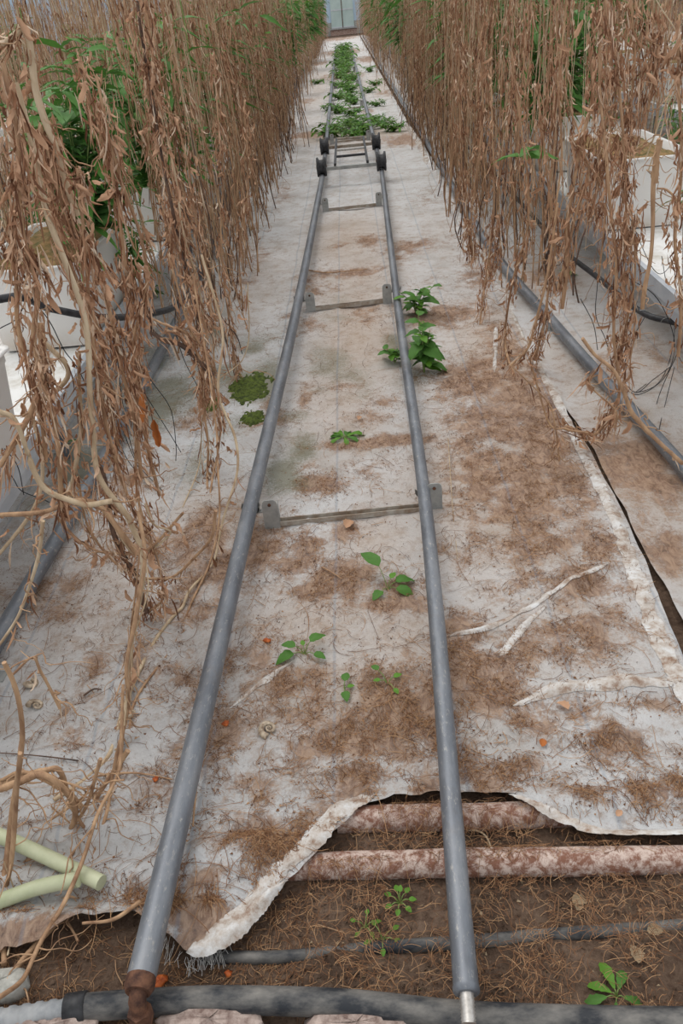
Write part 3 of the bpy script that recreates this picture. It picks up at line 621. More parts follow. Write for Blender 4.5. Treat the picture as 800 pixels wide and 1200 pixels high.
t0 = tub('white planter tub nearest the camera on the left bench, cut by the left frame edge')
lefts = [1.93, 3.76, 5.6, 7.4]
labsL = [None, 'white planter tub with orange moss on the left bench, behind the thick black hose', 'third white planter tub on the left bench, behind the willowy green weed', 'fourth white planter tub along the left bench, behind the dead vines']
t0.location = (-1.355, lefts[0], BZ)
for y_, l_ in list(zip(lefts, labsL))[1:]: copy_tree(t0, (-1.41 if y_ > 2 else -1.4, y_, BZ), 0, 1, l_)
labsR = ['mossy white planter tub on the right bench at the right frame edge', 'white planter tub on the right bench just beyond the mossy one', 'third white planter tub on the right bench, behind dead vines']
for y_, l_, x_ in zip((4.88, 6.6, 8.4), labsR, (1.52, 1.53, 1.55)): copy_tree(t0, (x_, y_, BZ), 0, 1, l_)
copy_tree(t0, (1.57, 3.05, BZ), 0, 1, 'white planter tub nearest the camera on the right bench')
ORD = ('nearest', 'second', 'third', 'fourth', 'fifth', 'sixth')
k = 0
for (x_, y0_, g) in ((-1.41, 9.2, 'distant white tubs on the left bench'), (1.6, 10.2, 'distant white tubs on the right bench'), (-3.45, 4.2, 'white tubs on the second left bench'), (3.4, 6.0, 'white tubs on the second right bench')):
    for k, yy in enumerate(np.arange(y0_, 42, 1.78)):
        copy_tree(t0, (x_, yy, BZ), 0, 1, (ORD[k] + ' from the camera of the ' + g) if k < 6 and 'second' in g else {'distant white tubs on the left bench': 'white planter tub far down the left bench among dead vines', 'distant white tubs on the right bench': 'white planter tub far down the right bench among dead vines', 'white tubs on the second left bench': 'white planter tub on the second bench to the left', 'white tubs on the second right bench': 'white planter tub on the second bench to the right'}[g], g)

# irrigation hoses
def hose(P, r, lab, n=50, name='irrigation_hose', cat='hose', mat=BLACKPL, k=14): return pipe(smooth_path(P, n), r, name, lab, mat, cat, k)
hose([A(-1.75, .4, .42), A(-1.72, 1.5, .62), A(-1.62, 2.3, .71), atY(0, 350, 2.7), atY(60, 362, 2.85), atY(120, 372, 3.05), atY(175, 368, 3.4), atY(212, 355, 3.75), atY(232, 325, 4.3), atY(246, 300, 4.9), A(-1.04, 7, .28), A(-1.03, 14, .2), A(-1.05, 40, .2)], .014, 'thick black irrigation hose looping over the left bench edge')
hose([A(1.45, -.3, .17), A(1.42, 1.4, .18), at(860, 400, .2), at(790, 378, .2), at(750, 365, .2), at(700, 325, .18), at(650, 285, .17), A(1.18, 6, .17), A(1.15, 12, .16), A(1.12, 40, .16)], .0135, 'black irrigation hose running under the right bench edge')
p = smooth_path([at(860, 400, .2), at(800, 382, .2), at(750, 366, .2)], 80); mb = MB()
th = np.linspace(0, 40, 200); q = smooth_path([at(860, 400, .2), at(800, 382, .2), at(752, 367, .2)], 200)
mb.tube(q + np.stack([np.cos(th) * .016, np.sin(th) * .003, np.sin(th) * .016], -1), .0012, 4, False); 
tag(mb.build('wire_wrap', GREYSTEEL), 'thin pale wire wound around the right black hose', 'wire')
hose([A(2.75, 3, .03), A(2.7, 8, .03), A(2.72, 20, .03), A(2.7, 40, .03)], .02, 'black hose on the ground in the aisle beyond the right bench')
hose([A(2.2, 3, .03), A(2.15, 8, .03), A(2.12, 20, .03), A(2.1, 40, .03)], .02, 'black hose on the ground just behind the right bench')
def dripline(L, Yd, lab=None, r=.0016, grp=None):
    P = [atY(x, y, Yd if not isinstance(Yd, (list, tuple)) else Yd[i]) for i, (x, y) in enumerate(L)]
    o = pipe(smooth_path(P, 30), r, 'drip_tube', lab, DRIP, 'drip tube', 5)
    if grp: o['group'] = grp
GL = 'thin black drip tubes dangling from the left bench'; GR = 'thin black drip tubes dangling from the right bench'
for L in ([(122, 400), (120, 430), (128, 480), (150, 540), (190, 580), (205, 600)], [(128, 410), (128, 450), (150, 520), (175, 570), (200, 590)], [(140, 380), (138, 420), (145, 480), (160, 540), (190, 575)],
          [(165, 430), (180, 450), (200, 480), (206, 520), (206, 540)], [(150, 430), (175, 470), (200, 510), (212, 530)], [(46, 360), (60, 380), (75, 410), (90, 430), (105, 460)], [(0, 540), (15, 560), (25, 575), (50, 585), (60, 590)],
          [(32, 270), (34, 330), (22, 370), (0, 385)], [(0, 520), (20, 545), (28, 580)], [(210, 340), (205, 380), (215, 420), (235, 460), (240, 480)], [(270, 385), (278, 395), (284, 415)]):
    dripline(L, 2.7 if L[0][0] > 60 else 2.2, 'thin black drip tube dangling beside the left bench', grp=GL)
for L in ([(775, 300), (780, 330), (790, 380), (785, 420), (770, 450), (745, 460), (757, 450)], [(735, 325), (770, 350), (790, 400), (780, 440), (750, 462), (730, 455)], [(700, 410), (695, 380), (680, 350)], [(755, 372), (740, 400), (730, 440), (745, 460), (765, 445), (785, 430)],
          [(700, 330), (698, 370), (710, 400), (720, 440)], [(790, 430), (780, 470), (772, 505), (775, 525)], [(795, 410), (770, 470), (765, 520)], [(735, 140), (720, 180), (700, 215), (690, 230), (676, 262), (662, 300)], [(660, 275), (645, 290), (640, 310), (655, 311)], [(735, 250), (770, 320), (800, 290)]):
    dripline(L, 3.1 if L[0][1] > 300 else 3.6, 'thin black drip tube dangling beside the right bench', grp=GR)

# ------------------------------------------------------------------ dead vines
def crumpled(N, P, D, L, W, seg=4, rows=2, twist=2.0, curl=1.0):
    """N dry curled ribbons starting at P pointing along D; returns verts, quads"""
    D = D / (np.linalg.norm(D, axis=1)[:, None] + 1e-9)
    ref = rng.normal(0, 1, (N, 3)); S = np.cross(D, ref); S /= np.linalg.norm(S, axis=1)[:, None] + 1e-9
    Nn = np.cross(D, S); V = np.zeros((N, seg, rows + 1, 3)); cur = P.copy(); ang = np.zeros(N); tw = rng.normal(0, twist, N); cu = rng.normal(0, curl, N); cu2 = rng.normal(0, curl * .8, N)
    prof = np.interp(np.linspace(0, 1, seg), [0, .15, .5, .85, 1], [.25, .8, 1, .75, .12])
    for i in range(seg):
        tt = i / (seg - 1); a = tw * tt
        s = S * np.cos(a)[:, None] + Nn * np.sin(a)[:, None]; nn = -S * np.sin(a)[:, None] + Nn * np.cos(a)[:, None]
        for j in range(rows + 1):
            u = (j / rows - .5) * 2
            fold = (abs(u) - .5) * W * rng.uniform(.3, .9, N) 
            V[:, i, j] = cur + s * (u * W * .5 * prof[i] * rng.uniform(.6, 1.1, N))[:, None] + nn * (fold * prof[i])[:, None]
        dn = D + nn * (cu * tt)[:, None] + s * (cu2 * tt * .5)[:, None] + A(0, 0, -.5 * tt); dn /= np.linalg.norm(dn, axis=1)[:, None]
        cur = cur + dn * (L / (seg - 1))[:, None]
    m = rows + 1; b = (np.arange(N) * seg * m)[:, None, None] + (np.arange(seg - 1) * m)[None, :, None] + np.arange(rows)[None, None]
    return V.reshape(-1, 3), np.stack([b, b + 1, b + m + 1, b + m], -1).reshape(-1, 4)
def clothe(mb, path, N, spread, Lr=(.03, .09), Wr=(.006, .02), seg=4, rows=2, dens=None, down=1.2):
    """hang N dry leaves along a path"""
    n = len(path); w = np.ones(n) if dens is None else np.interp(np.linspace(0, 1, n), np.linspace(0, 1, len(dens)), dens)
    w = w * (.12 + 2.2 * rng.random(n) ** 4); cs = np.cumsum(w); cs /= cs[-1]; t = np.interp(rng.random(N), cs, np.arange(n)); i = np.clip(t.astype(int), 0, n - 2); f = (t - i)[:, None]
    T = path[i + 1] - path[i]; T /= np.linalg.norm(T, axis=1)[:, None] + 1e-9; T = T * np.sign(-T[:, 2:3] + 1e-6)
    P = path[i] * (1 - f) + path[i + 1] * f + rng.normal(0, 1, (N, 3)) * spread * A(1, 1, .6)
    k = int(N * .62)      # small crumpled bits, then long shrivelled strips hugging the stem
    D = T[:k] * .9 + rng.normal(0, .55, (k, 3)) + A(0, 0, -.7)
    v, q = crumpled(k, P[:k], D, rng.uniform(Lr[0] * .6, Lr[1] * .55, k), rng.uniform(Wr[0] * .8, Wr[1] * .8, k), seg, rows, 2.6, 1.5); mb.add(v, q)
    m_ = N - k; D = T[k:] * 1.3 + rng.normal(0, .22, (m_, 3)) + A(0, 0, -.5)
    v, q = crumpled(m_, P[k:], D, rng.uniform(Lr[1] * .5, Lr[1] * 1.4, m_), rng.uniform(Wr[0] * .5, Wr[1] * .5, m_), seg, rows, 3.0, .8); mb.add(v, q)
def row_vine(label, group, nstr=6, nleaf=330, seg=4, rows=2, far=False, rad=.13):
    t = thing('dead_vine', label, 'dead vine', group=group); mbl = MB(); mbs = MB(); mbp = MB()
    for k in range(nstr):
        a = rng.uniform(0, 6.28); r = rad * rng.uniform(.2, 1); top = A(r * math.cos(a), r * 1.3 * math.sin(a), rng.uniform(1.45, 2.1)); bot = A(top[0] + rng.normal(0, .06), top[1] + rng.normal(0, .07), rng.choice([.02, .02, .15, .3, .45]))
        n = 14 if far else 22; P = straight(top, bot, n); P += wob(n, .022, 6) * A(1, 1, 0)
        mbs.tube(P, np.linspace(.0022, .0042, n) * rng.uniform(.7, 1.3), 3 if far else 5, False)
        clothe(mbl, P, nleaf // nstr, .012 if not far else .02, (.03, .1), (.005, .016) if not far else (.008, .02), seg, rows, dens=[.8, 1.2, 1.2, 1.1, .8, .35, .08])
    for k in range(4 if far else 6):
        a = rng.uniform(0, 6.28); p = A(rng.normal(0, .08), rng.normal(0, .08), 2.5); q = A(p[0] + rng.normal(0, .05), p[1] + rng.normal(0, .05), rng.uniform(.2, .9)); P = straight(p, q, 12) + wob(12, .018, 4)
        mbp.tube(P, .0019 if not far else .0032, 3, False)
    for k in range(0 if far else 6):   # wiry bare side shoots near the base
        p = A(rng.normal(0, .1), rng.normal(0, .1), rng.uniform(.3, .7)); P = np.cumsum(np.vstack([p, rng.normal(0, .035, (6, 3)) + A(0, 0, -.06)]), 0); P[:, 2] = np.maximum(P[:, 2], .02); mbs.tube(smooth_path(P, 12), .0016, 3, False)
    mbd = MB()
    for k in range(3 if not far else 1):   # thick bare dark stems reaching the ground
        p = A(rng.normal(0, .09), rng.normal(0, .1), rng.uniform(.7, 1.2)); q = A(p[0] + rng.normal(0, .05), p[1] + rng.normal(0, .06), .005)
        P = straight(p, q, 14) + wob(14, .018, 6) * A(1, 1, 0); mbd.tube(P, np.linspace(.003, .005, 14), 5, False)
    mbd.build('bare_stem', STEMD if rng.random() < .5 else STEMM, t)
    mbs.build('stems', STEMM, t, stuff=True); mbl.build('withered_leaves', DEAD, t, stuff=True); mbp.build('pale_stems', STEML, t, stuff=True)
    return t
# positions of the rows
def xl(Y): return -.90 + .05 * math.sin(Y * 1.3)
GRPL = 'dead vines hanging along the left side of the aisle'; GRPR = 'dead vines hanging along the right side of the aisle'
LL = 'withered brown vine in the left row beside the aisle'; LR = 'withered brown vine in the right row beside the aisle'
near = [row_vine(LL, GRPL, 6, 440, 5) for _ in range(7)]
far = [row_vine(LL, GRPL, 6, 210, 4, 1, True, .16) for _ in range(4)]
usedn = set()
def zone(label, y):
    for lim, txt in ((5.2, 'by the second rail support'), (6.4, 'past the second rail support'), (7.8, 'shortly before the trolley'), (9.8, 'level with the trolley'), (12, 'by the nearest weed clump'), (18, 'along the green weed strip'), (60, 'near the far door')):
        if y < lim: return label + ', ' + txt
def put(proto_list, x, y, label, group, sc=1.0):
    label = zone(label, y)
    o = random.choice(proto_list)
    if o not in usedn:
        if not o in kids: kids[o] = [(c, list(c.children)) for c in o.children]
        usedn.add(o); o.location = (x, y, 0); o.rotation_euler[2] = rng.uniform(0, 6.28); o['label'] = label; o['group'] = group; return o
    return copy_tree(o, (x, y, 0), rng.uniform(0, 6.28), (sc, sc, sc * rng.uniform(.9, 1.12)), label, group)
cnt = 0
y = 4.2
while y < 13: put(near, -.93 + rng.normal(0, .08), y, LL, GRPL); y += .30; cnt += 1
y = 5.0
while y < 13: put(near, .95 + rng.normal(0, .08), y, LR, GRPR); y += .28; cnt += 1
for side, lab, g in ((-.95, LL, GRPL), (.93, LR, GRPR)):
    y = 13
    while y < 34: put(far, side + rng.normal(0, .1), y, lab, g); y += .5; cnt += 1
G2L = 'dead vines behind the left bench'; G2R = 'dead vines behind the right bench'
L2L = 'withered brown vine behind the left bench'; L2R = 'withered brown vine behind the right bench'
y = 3.6
while y < 12: put(near + far, -1.78 + rng.normal(0, .1), y, L2L, G2L); y += .42; cnt += 1
y = 5.4
while y < 12: put(near + far, 1.95 + rng.normal(0, .08), y, L2R, G2R); y += .42; cnt += 1
for x_, y_ in ((-.97, 3.95), (1.06, 4.35), (1.0, 4.6), (1.02, 4.85)):
    side = LL if x_ < 0 else LR; put(near, x_, y_, side, GRPL if x_ < 0 else GRPR)
y = 5.4
while y < 13: put(near, .86 + rng.normal(0, .06), y, LR, GRPR); y += 1.1; cnt += 1
y = 6.6
while y < 13: put(near, -.84 + rng.normal(0, .06), y, LL, GRPL); y += .8; cnt += 1
y = 5.0
while y < 13: put(far, -2.1 + rng.normal(0, .2), y, L2L, G2L); y += 1.0; cnt += 1
print('vines', cnt)
# far and outer rows merged
def merged(rowsdef, name, label, cat):
    mbs = [MB(), MB(), MB()]
    cache = []
    for p in far:
        parts = []
        for ch, _ in kids.get(p) or [(c, 0) for c in p.children]:
            if ch.name.startswith('bare'): continue
            me = ch.data; v = np.empty(len(me.vertices) * 3, np.float32); me.vertices.foreach_get('co', v)
            q = np.empty(len(me.loops), np.int32); me.loops.foreach_get('vertex_index', q); parts.append((v.reshape(-1, 3), q.reshape(-1, 4)))
        cache.append(parts)
    for (x, y0, y1, st, sub) in rowsdef:
        y = y0
        while y < y1:
            parts = cache[rng.integers(len(cache))]; a = rng.uniform(0, 6.28); R = np.array([[math.cos(a), -math.sin(a), 0], [math.sin(a), math.cos(a), 0], [0, 0, rng.uniform(.85, 1.15)]]); off = A(x + rng.normal(0, .12), y, 0)
            for mb, (v, q) in zip(mbs, parts): mb.add(v @ R.T + off, q)
            y += st
    t = thing(name, label, cat); t['kind'] = 'stuff'
    for mb, nm, mt in zip(mbs, ('stems', 'withered_leaves', 'pale_stems'), (STEMM, DEAD, STEML)): mb.build(nm, mt, t, stuff=True)
merged([(-.95, 34, 46, .8, 0), (-1.8, 12, 44, .8, 0), (-2.95, 4.2, 44, .4, 0), (-2.4, 7, 40, .8, 0), (-3.9, 6, 44, .8, 0), (-5.6, 9, 44, .9, 0), (-7.6, 14, 46, 1.0, 0), (-10, 18, 46, 1.2, 0), (-13, 24, 46, 1.3, 0), (-16.5, 34, 48, 1.4, 0)], 'far_dead_vines', 'mass of dead brown vines filling the distance on the left', 'dead vines')
merged([(.93, 34, 46, .8, 0), (1.95, 12, 44, .8, 0), (2.95, 6.2, 44, .75, 0), (3.8, 8, 44, .8, 0), (5.6, 12, 44, 1.0, 0), (7.6, 18, 46, 1.2, 0), (10, 24, 46, 1.4, 0)], 'far_dead_vines', 'mass of dead brown vines filling the distance on the right', 'dead vines')

# hero vines near the camera, each with its own path
LEAFM = []
for k in range(10):
    v, q = crumpled(1, A(0, 0, 0)[None], A(0, 0, -1)[None], A(rng.uniform(.03, .06)), A(rng.uniform(.010, .02)), 8, 4, 2.2, 1.6); LEAFM.append(make_mesh('withered_leaf', v, q, DEAD))
v, q = crumpled(1, A(0, 0, 0)[None], A(0, 0, -1)[None], A(.09), A(.03), 7, 4, .6, .3); ORLEAF = make_mesh('withered_leaf', v, q, DEADOR)
def hero(label, strands, nl=40, group=None, tw=5):
    """strands: (pixel points, depth or depths, radius, leaves, spread, material)"""
    first = strands[0]
    def dep(Yd, i, n): return Yd if not isinstance(Yd, (tuple, list)) else Yd[0] + (Yd[1] - Yd[0]) * i / (n - 1)
    P0 = atY(*first[0][-1], dep(first[1], 1, 2)); base = A(P0[0], P0[1], 0)
    t = thing('dead_vine', label, 'dead vine', tuple(base)); mbl = MB(); mbt = MB(); paths = []
    if group: t['group'] = group
    for (L, Yd, r, nleaf, spr, mt) in strands:
        P = np.array([atY(x, y, dep(Yd, i, len(L))) for i, (x, y) in enumerate(L)]); P[:, 2] = np.maximum(P[:, 2], .012)
        n = max(16, len(L) * 7); P = smooth_path(P, n); P += wob(n, min(.006, .008 * np.linalg.norm(P[0] - P[-1])), max(5, n // 5)); P[:, 2] = np.maximum(P[:, 2], .01); P -= base
        for _k in range(tw):
            i0 = rng.integers(n // 5, n); p = P[i0].copy(); dv = rng.normal(0, 1, 3); dv[2] = -abs(dv[2]) * .6; st_ = dv / np.linalg.norm(dv) * rng.uniform(.01, .022); Q = [p]
            for _j in range(6): Q.append(Q[-1] + st_ + rng.normal(0, .008, 3))
            Q = np.array(Q); Q[:, 2] = np.maximum(Q[:, 2], .01); mbt.tube(smooth_path(Q, 14), np.linspace(.0018, .0007, 14) * rng.uniform(.8, 1.4), 4, False)
        mb = MB(); rr = 1.25 * r * (1 + .15 * wob(n, 1, 8)[:, 0] * .5) * np.linspace(.8, 1.1, n); mb.tube(P, np.clip(rr, r * .6, r * 1.6), 8 if r > .003 else 5); mb.build('stem', mt, t)
        if nleaf: clothe(mbl, P, int(nleaf * .95), spr * .72, (.025, .085), (.004, .014), 5, 2); paths.append((P, spr, nleaf))
    if mbt.n: mbt.build('side_twigs', STEMM, t, stuff=True)
    if mbl.n: mbl.build('withered_leaves', DEAD, t, stuff=True)
    if paths and nl:
        W = np.array([p[2] for p in paths], float); W /= W.sum()
        for k in range(nl):
            P, spr, _ = paths[rng.choice(len(paths), p=W)]; p = P[rng.integers(len(P))] + rng.normal(0, spr, 3)
            o = link('withered_leaf', LEAFM[rng.integers(10)], t); o.location = p; o.rotation_euler = (rng.normal(0, .5), rng.normal(0, .5), rng.uniform(0, 6.28)); s = rng.uniform(.7, 1.3); o.scale = (s, s, s)
    return t
S1, S2, S3 = STEMM, STEML, STEMD
# left foreground
hero('thick pale bent stem hooking over at upper left in front of the green weed', [
    ([(0, 52), (14, 38), (26, 33), (34, 48), (42, 95), (54, 145), (70, 190), (90, 250)], 1.9, .006, 60, .012, S2),
    ([(48, 150), (70, 230), (100, 300), (130, 380), (150, 470), (165, 560)], 1.9, .004, 420, .020, S1),
    ([(60, 160), (62, 250), (88, 330), (120, 420), (140, 520)], 1.95, .004, 380, .018, S1)], 60)
hero('long leafless pale stem slanting across the left planter tub', [
    ([(15, 100), (45, 210), (75, 300), (100, 380), (105, 480), (118, 560), (150, 610), (165, 660), (158, 760), (148, 830), (140, 880)], (1.7, 1.55), .0055, 120, .015, S2),
    ([(88, 200), (100, 330), (125, 480), (150, 600)], 1.75, .0035, 260, .016, S1), ([(160, 640), (158, 720), (152, 800), (150, 850), (140, 900)], 1.5, .002, 30, .008, S1)], 30)
hero('ragged brown vine at the left frame edge hanging past the tub rim', [
    ([(0, 70), (18, 170), (25, 260), (40, 340), (45, 420), (60, 500), (75, 600)], 1.6, .0045, 420, .020, S1),
    ([(5, 130), (20, 220), (15, 320), (22, 380), (40, 460), (60, 540)], 1.7, .004, 260, .016, S1), ([(0, 480), (20, 500), (50, 570), (90, 590), (130, 588)], 1.5, .005, 20, .01, S2)], 50)
hero('dense ropy brown vine left of the aisle ending in an orange dry leaf', [
    ([(95, 60), (120, 170), (140, 260), (150, 340), (160, 420), (172, 500), (185, 580)], 2.2, .004, 460, .022, S1), ([(110, 80), (150, 220), (175, 330), (160, 400), (158, 480), (160, 580), (180, 650)], 2.15, .0035, 380, .018, S1)], 60)
hero('tall dark brown vine with crinkled leaves nearest the upper left tubs', [
    ([(160, 0), (175, 90), (190, 180), (205, 260), (225, 340), (232, 400)], 3.0, .005, 460, .026, S3), ([(170, 0), (185, 120), (200, 230), (200, 300)], 3.1, .004, 380, .024, S1), ([(150, 20), (180, 100), (205, 200), (225, 300), (240, 380)], 3.0, .003, 160, .015, S2)], 60)
hero('gnarled branching stem crossing above the left heating pipe', [
    ([(125, 315), (150, 345), (175, 370), (180, 390), (200, 400), (225, 415), (250, 440)], 2.6, .007, 30, .012, S3), ([(175, 372), (205, 385), (225, 400), (240, 440), (238, 480)], 2.6, .004, 120, .02, S1),
    ([(225, 330), (240, 380), (235, 440), (245, 500), (240, 560), (243, 600)], 2.7, .0035, 160, .016, S1), ([(200, 300), (215, 360), (240, 420), (260, 480), (250, 560), (240, 640)], 2.6, .003, 140, .014, S1)], 40)
hero('pair of long thin curving stems hanging nearest the left rail', [
    ([(235, 300), (262, 390), (258, 460), (276, 520), (270, 580), (250, 650), (220, 700), (205, 720), (165, 780), (140, 850), (112, 900), (60, 940)], (2.6, 1.5), .004, 60, .008, S2),
    ([(225, 320), (245, 420), (250, 480), (258, 560), (250, 640), (228, 700), (200, 760), (160, 820), (150, 860)], (2.6, 1.6), .003, 40, .008, S1),
    ([(290, 330), (285, 420), (240, 460), (235, 540), (215, 600)], 2.7, .002, 20, .01, S2)], 6)
hero('stringy brown vine with loose stems over the left sheet, behind the curving pair', [
    ([(205, 130), (225, 220), (240, 300), (250, 390), (248, 470), (262, 520)], 3.4, .003, 320, .018, S1), ([(250, 60), (262, 180), (258, 280), (270, 380), (276, 440)], 3.5, .003, 300, .02, S1), ([(285, 120), (290, 220), (280, 300), (285, 360)], 4.0, .003, 200, .022, S1)], 30)
hero('tangle of branching bare stems low at the left, below the gnarled branch', [
    ([(110, 540), (125, 575), (140, 640), (165, 680), (170, 720)], 1.8, .007, 160, .022, S3), ([(0, 605), (50, 600), (95, 585), (125, 600), (160, 650)], 1.7, .006, 10, .01, S1), ([(90, 560), (105, 620), (150, 670), (200, 678), (240, 640), (252, 600)], 1.9, .0035, 60, .015, S1),
    ([(130, 590), (180, 640), (190, 700), (170, 720)], 1.8, .003, 80, .018, S1), ([(60, 600), (100, 640), (140, 650), (180, 640), (215, 600)], 1.8, .003, 60, .02, S1), ([(170, 590), (180, 615), (200, 625), (160, 650), (130, 610)], 1.8, .0025, 20, .02, S2)], 20)
hero('forked tan stem curving down at the left frame edge beside the pale green pipes', [
    ([(0, 775), (15, 800), (25, 850), (25, 890), (12, 960), (3, 1060), (2, 1110)], 1.05, .0045, 0, .01, S1), ([(15, 790), (40, 770), (50, 790), (70, 830)], 1.1, .0025, 6, .01, S1), ([(0, 760), (25, 720), (45, 660), (50, 610)], 1.3, .003, 10, .01, S2)], 0)
hero('long slanting twig from the left rail down to the bottom left corner', [
    ([(140, 870), (130, 930), (105, 1000), (80, 1060), (40, 1110), (0, 1160)], (1.2, .95), .0038, 0, .01, S1), ([(0, 915), (30, 905), (70, 925), (95, 950), (108, 975)], 1.15, .004, 0, .01, S1), ([(0, 920), (25, 910), (55, 900), (70, 905), (78, 925)], 1.15, .005, 0, .01, S1),
    ([(0, 1020), (40, 1000), (75, 980), (105, 935), (120, 890)], 1.1, .003, 0, .01, S1), ([(100, 980), (80, 1010), (70, 1060), (90, 1100)], 1.08, .002, 0, .01, S1), ([(60, 945), (85, 970), (75, 1000), (60, 1030)], 1.1, .0018, 0, .01, S1), ([(0, 1040), (40, 1045), (70, 1060)], 1.05, .0018, 0, .01, S2), ([(100, 1050), (60, 1085), (30, 1080), (0, 1100)], 1.0, .0016, 0, .01, S1), ([(90, 955), (120, 920), (145, 915)], 1.1, .0016, 0, .01, S1)], 0)
hero('thin reddish stem rising along the left frame edge near the bottom', [([(20, 880), (15, 980), (5, 1050), (3, 1130)], .98, .0042, 0, .01, S1), ([(5, 1010), (20, 1060), (10, 1120)], .98, .0015, 0, .01, S2)], 0)
hero('slender upright stem falling from the gnarled branch to the white sheet at lower left', [([(160, 600), (168, 660), (160, 720), (152, 790), (146, 850), (142, 900)], (1.6, 1.3), .0045, 0, .01, S1), ([(168, 640), (172, 700), (150, 780), (148, 850)], (1.6, 1.35), .002, 0, .01, S2),
    ([(144, 800), (140, 880), (125, 940), (98, 1005), (70, 1070), (30, 1135), (0, 1175)], (1.25, .7), .0036, 0, .01, S1)], 0, tw=10)
hero('crooked dark branch lying low beside the upper pale green pipe', [([(0, 1035), (30, 1012), (60, 990), (80, 978), (88, 950), (80, 930), (55, 910), (30, 915), (0, 925)], (1.1, 1.08), .0055, 0, .01, S1), ([(80, 940), (105, 975), (112, 940), (150, 880)], (1.1, 1.2), .004, 0, .01, S1), ([(45, 912), (75, 915), (100, 930), (60, 960)], 1.1, .0022, 0, .01, S1)], 0, tw=12)
hero('weathered pale stem arching left to right low over the left bench edge', [([(0, 660), (40, 600), (50, 520), (45, 480), (80, 440), (50, 400)], (1.7, 1.8), .0045, 40, .012, S2), ([(0, 545), (35, 480), (50, 430), (48, 380)], (1.6, 1.7), .006, 60, .016, S1), ([(95, 410), (95, 470), (88, 540), (80, 600)], 1.8, .0045, 60, .014, S2)], 12, tw=10)
# right foreground
hero('forked pale stem standing in front of the mossy right tub', [
    ([(690, 40), (692, 110), (678, 170), (668, 240), (664, 300), (655, 360)], 3.0, .0055, 160, .016, S1), ([(668, 160), (678, 175), (690, 200), (672, 260), (655, 340)], 3.0, .004, 80, .014, S1), ([(655, 240), (640, 330), (620, 400), (600, 430)], 3.0, .004, 60, .015, S1),
    ([(700, 150), (712, 170), (710, 250), (700, 330)], 3.05, .003, 60, .02, S1)], 30)
hero('bare stub stem with a knobbly top before the white right tub', [([(770, 165), (768, 210), (765, 270), (758, 320), (752, 360)], 2.7, .006, 0, .01, S1), ([(770, 220), (785, 225), (800, 245)], 2.7, .003, 6, .01, S1), ([(768, 215), (770, 180), (773, 165)], 2.7, .008, 0, .01, S1)], 0)
hero('ragged brown vine with heavy crinkled leaf clumps under the right bench edge', [
    ([(700, 20), (705, 130), (715, 240), (722, 320), (718, 400), (722, 470), (700, 506), (665, 503)], (2.9, 2.6), .0045, 460, .026, S1), ([(720, 60), (728, 180), (735, 280), (735, 350)], 2.9, .004, 420, .026, S1), ([(740, 240), (745, 320), (735, 380), (725, 420)], 2.8, .003, 260, .026, S1)], 70)
hero('wiry brown vine with a broad green regrowth leaf beside it, right row', [
    ([(600, 60), (610, 160), (618, 260), (600, 330), (590, 400), (600, 440)], 3.6, .004, 340, .024, S1), ([(630, 100), (640, 200), (650, 290), (640, 360), (625, 420)], 3.4, .004, 320, .022, S1), ([(575, 80), (580, 200), (575, 300), (560, 380)], 4.2, .0035, 300, .026, S1)], 50)
hero('long tan stem sagging along the right heating pipe to the frame edge', [([(680, 398), (705, 425), (728, 455), (745, 485), (775, 520), (800, 542)], 2.1, .005, 6, .01, S1), ([(620, 420), (640, 490), (650, 500), (665, 503), (690, 508)], 2.5, .003, 20, .014, S1), ([(600, 430), (640, 470), (650, 500), (655, 540)], 2.5, .002, 20, .015, S1), ([(705, 425), (690, 450), (720, 480), (720, 500)], 2.3, .002, 20, .012, S1)], 6)
hero('ragged dead vine hanging at the right frame edge over the white bench film', [([(800, 20), (798, 120), (795, 200), (790, 280), (797, 350), (798, 420)], 2.5, .004, 220, .018, S1), ([(745, 350), (742, 400), (738, 440)], 2.6, .002, 30, .012, S1)], 30)
hero('thick leafy dead clump hanging above the mossy right tub', [([(710, 0), (715, 80), (705, 150), (700, 200), (690, 260)], 3.3, .005, 520, .035, S1), ([(740, 0), (742, 80), (735, 160), (720, 200)], 3.3, .004, 460, .035, S1), ([(765, 0), (768, 60), (760, 130)], 3.3, .003, 260, .03, S1), ([(770, 0), (795, 60), (775, 130), (755, 190)], 3.0, .002, 4, .01, S2), ([(800, 70), (785, 110), (770, 170), (760, 200)], 3.0, .002, 4, .01, S2)], 60)
hero('dense dead vine right of the second rail support, above the bare heating pipe', [([(560, 40), (565, 150), (555, 250), (552, 300)], 4.6, .004, 380, .03, S1), ([(535, 60), (540, 170), (545, 240), (550, 300)], 5.0, .004, 380, .03, S1), ([(600, 100), (590, 220), (580, 300), (565, 340)], 4.4, .003, 300, .026, S3)], 40)

# single orange dry leaf hanging
o = link('dry_leaf', ORLEAF); o.location = atY(180, 492, 2.1); tag(o, 'orange-brown curled dry leaf hanging low beside the left heating pipe', 'leaf')
o = link('dry_leaf', ORLEAF); o.location = atY(166, 462, 2.12); o.rotation_euler = (.3, .2, 2); tag(o, 'orange dry leaf hanging just above the lowest orange leaf on the left', 'leaf')

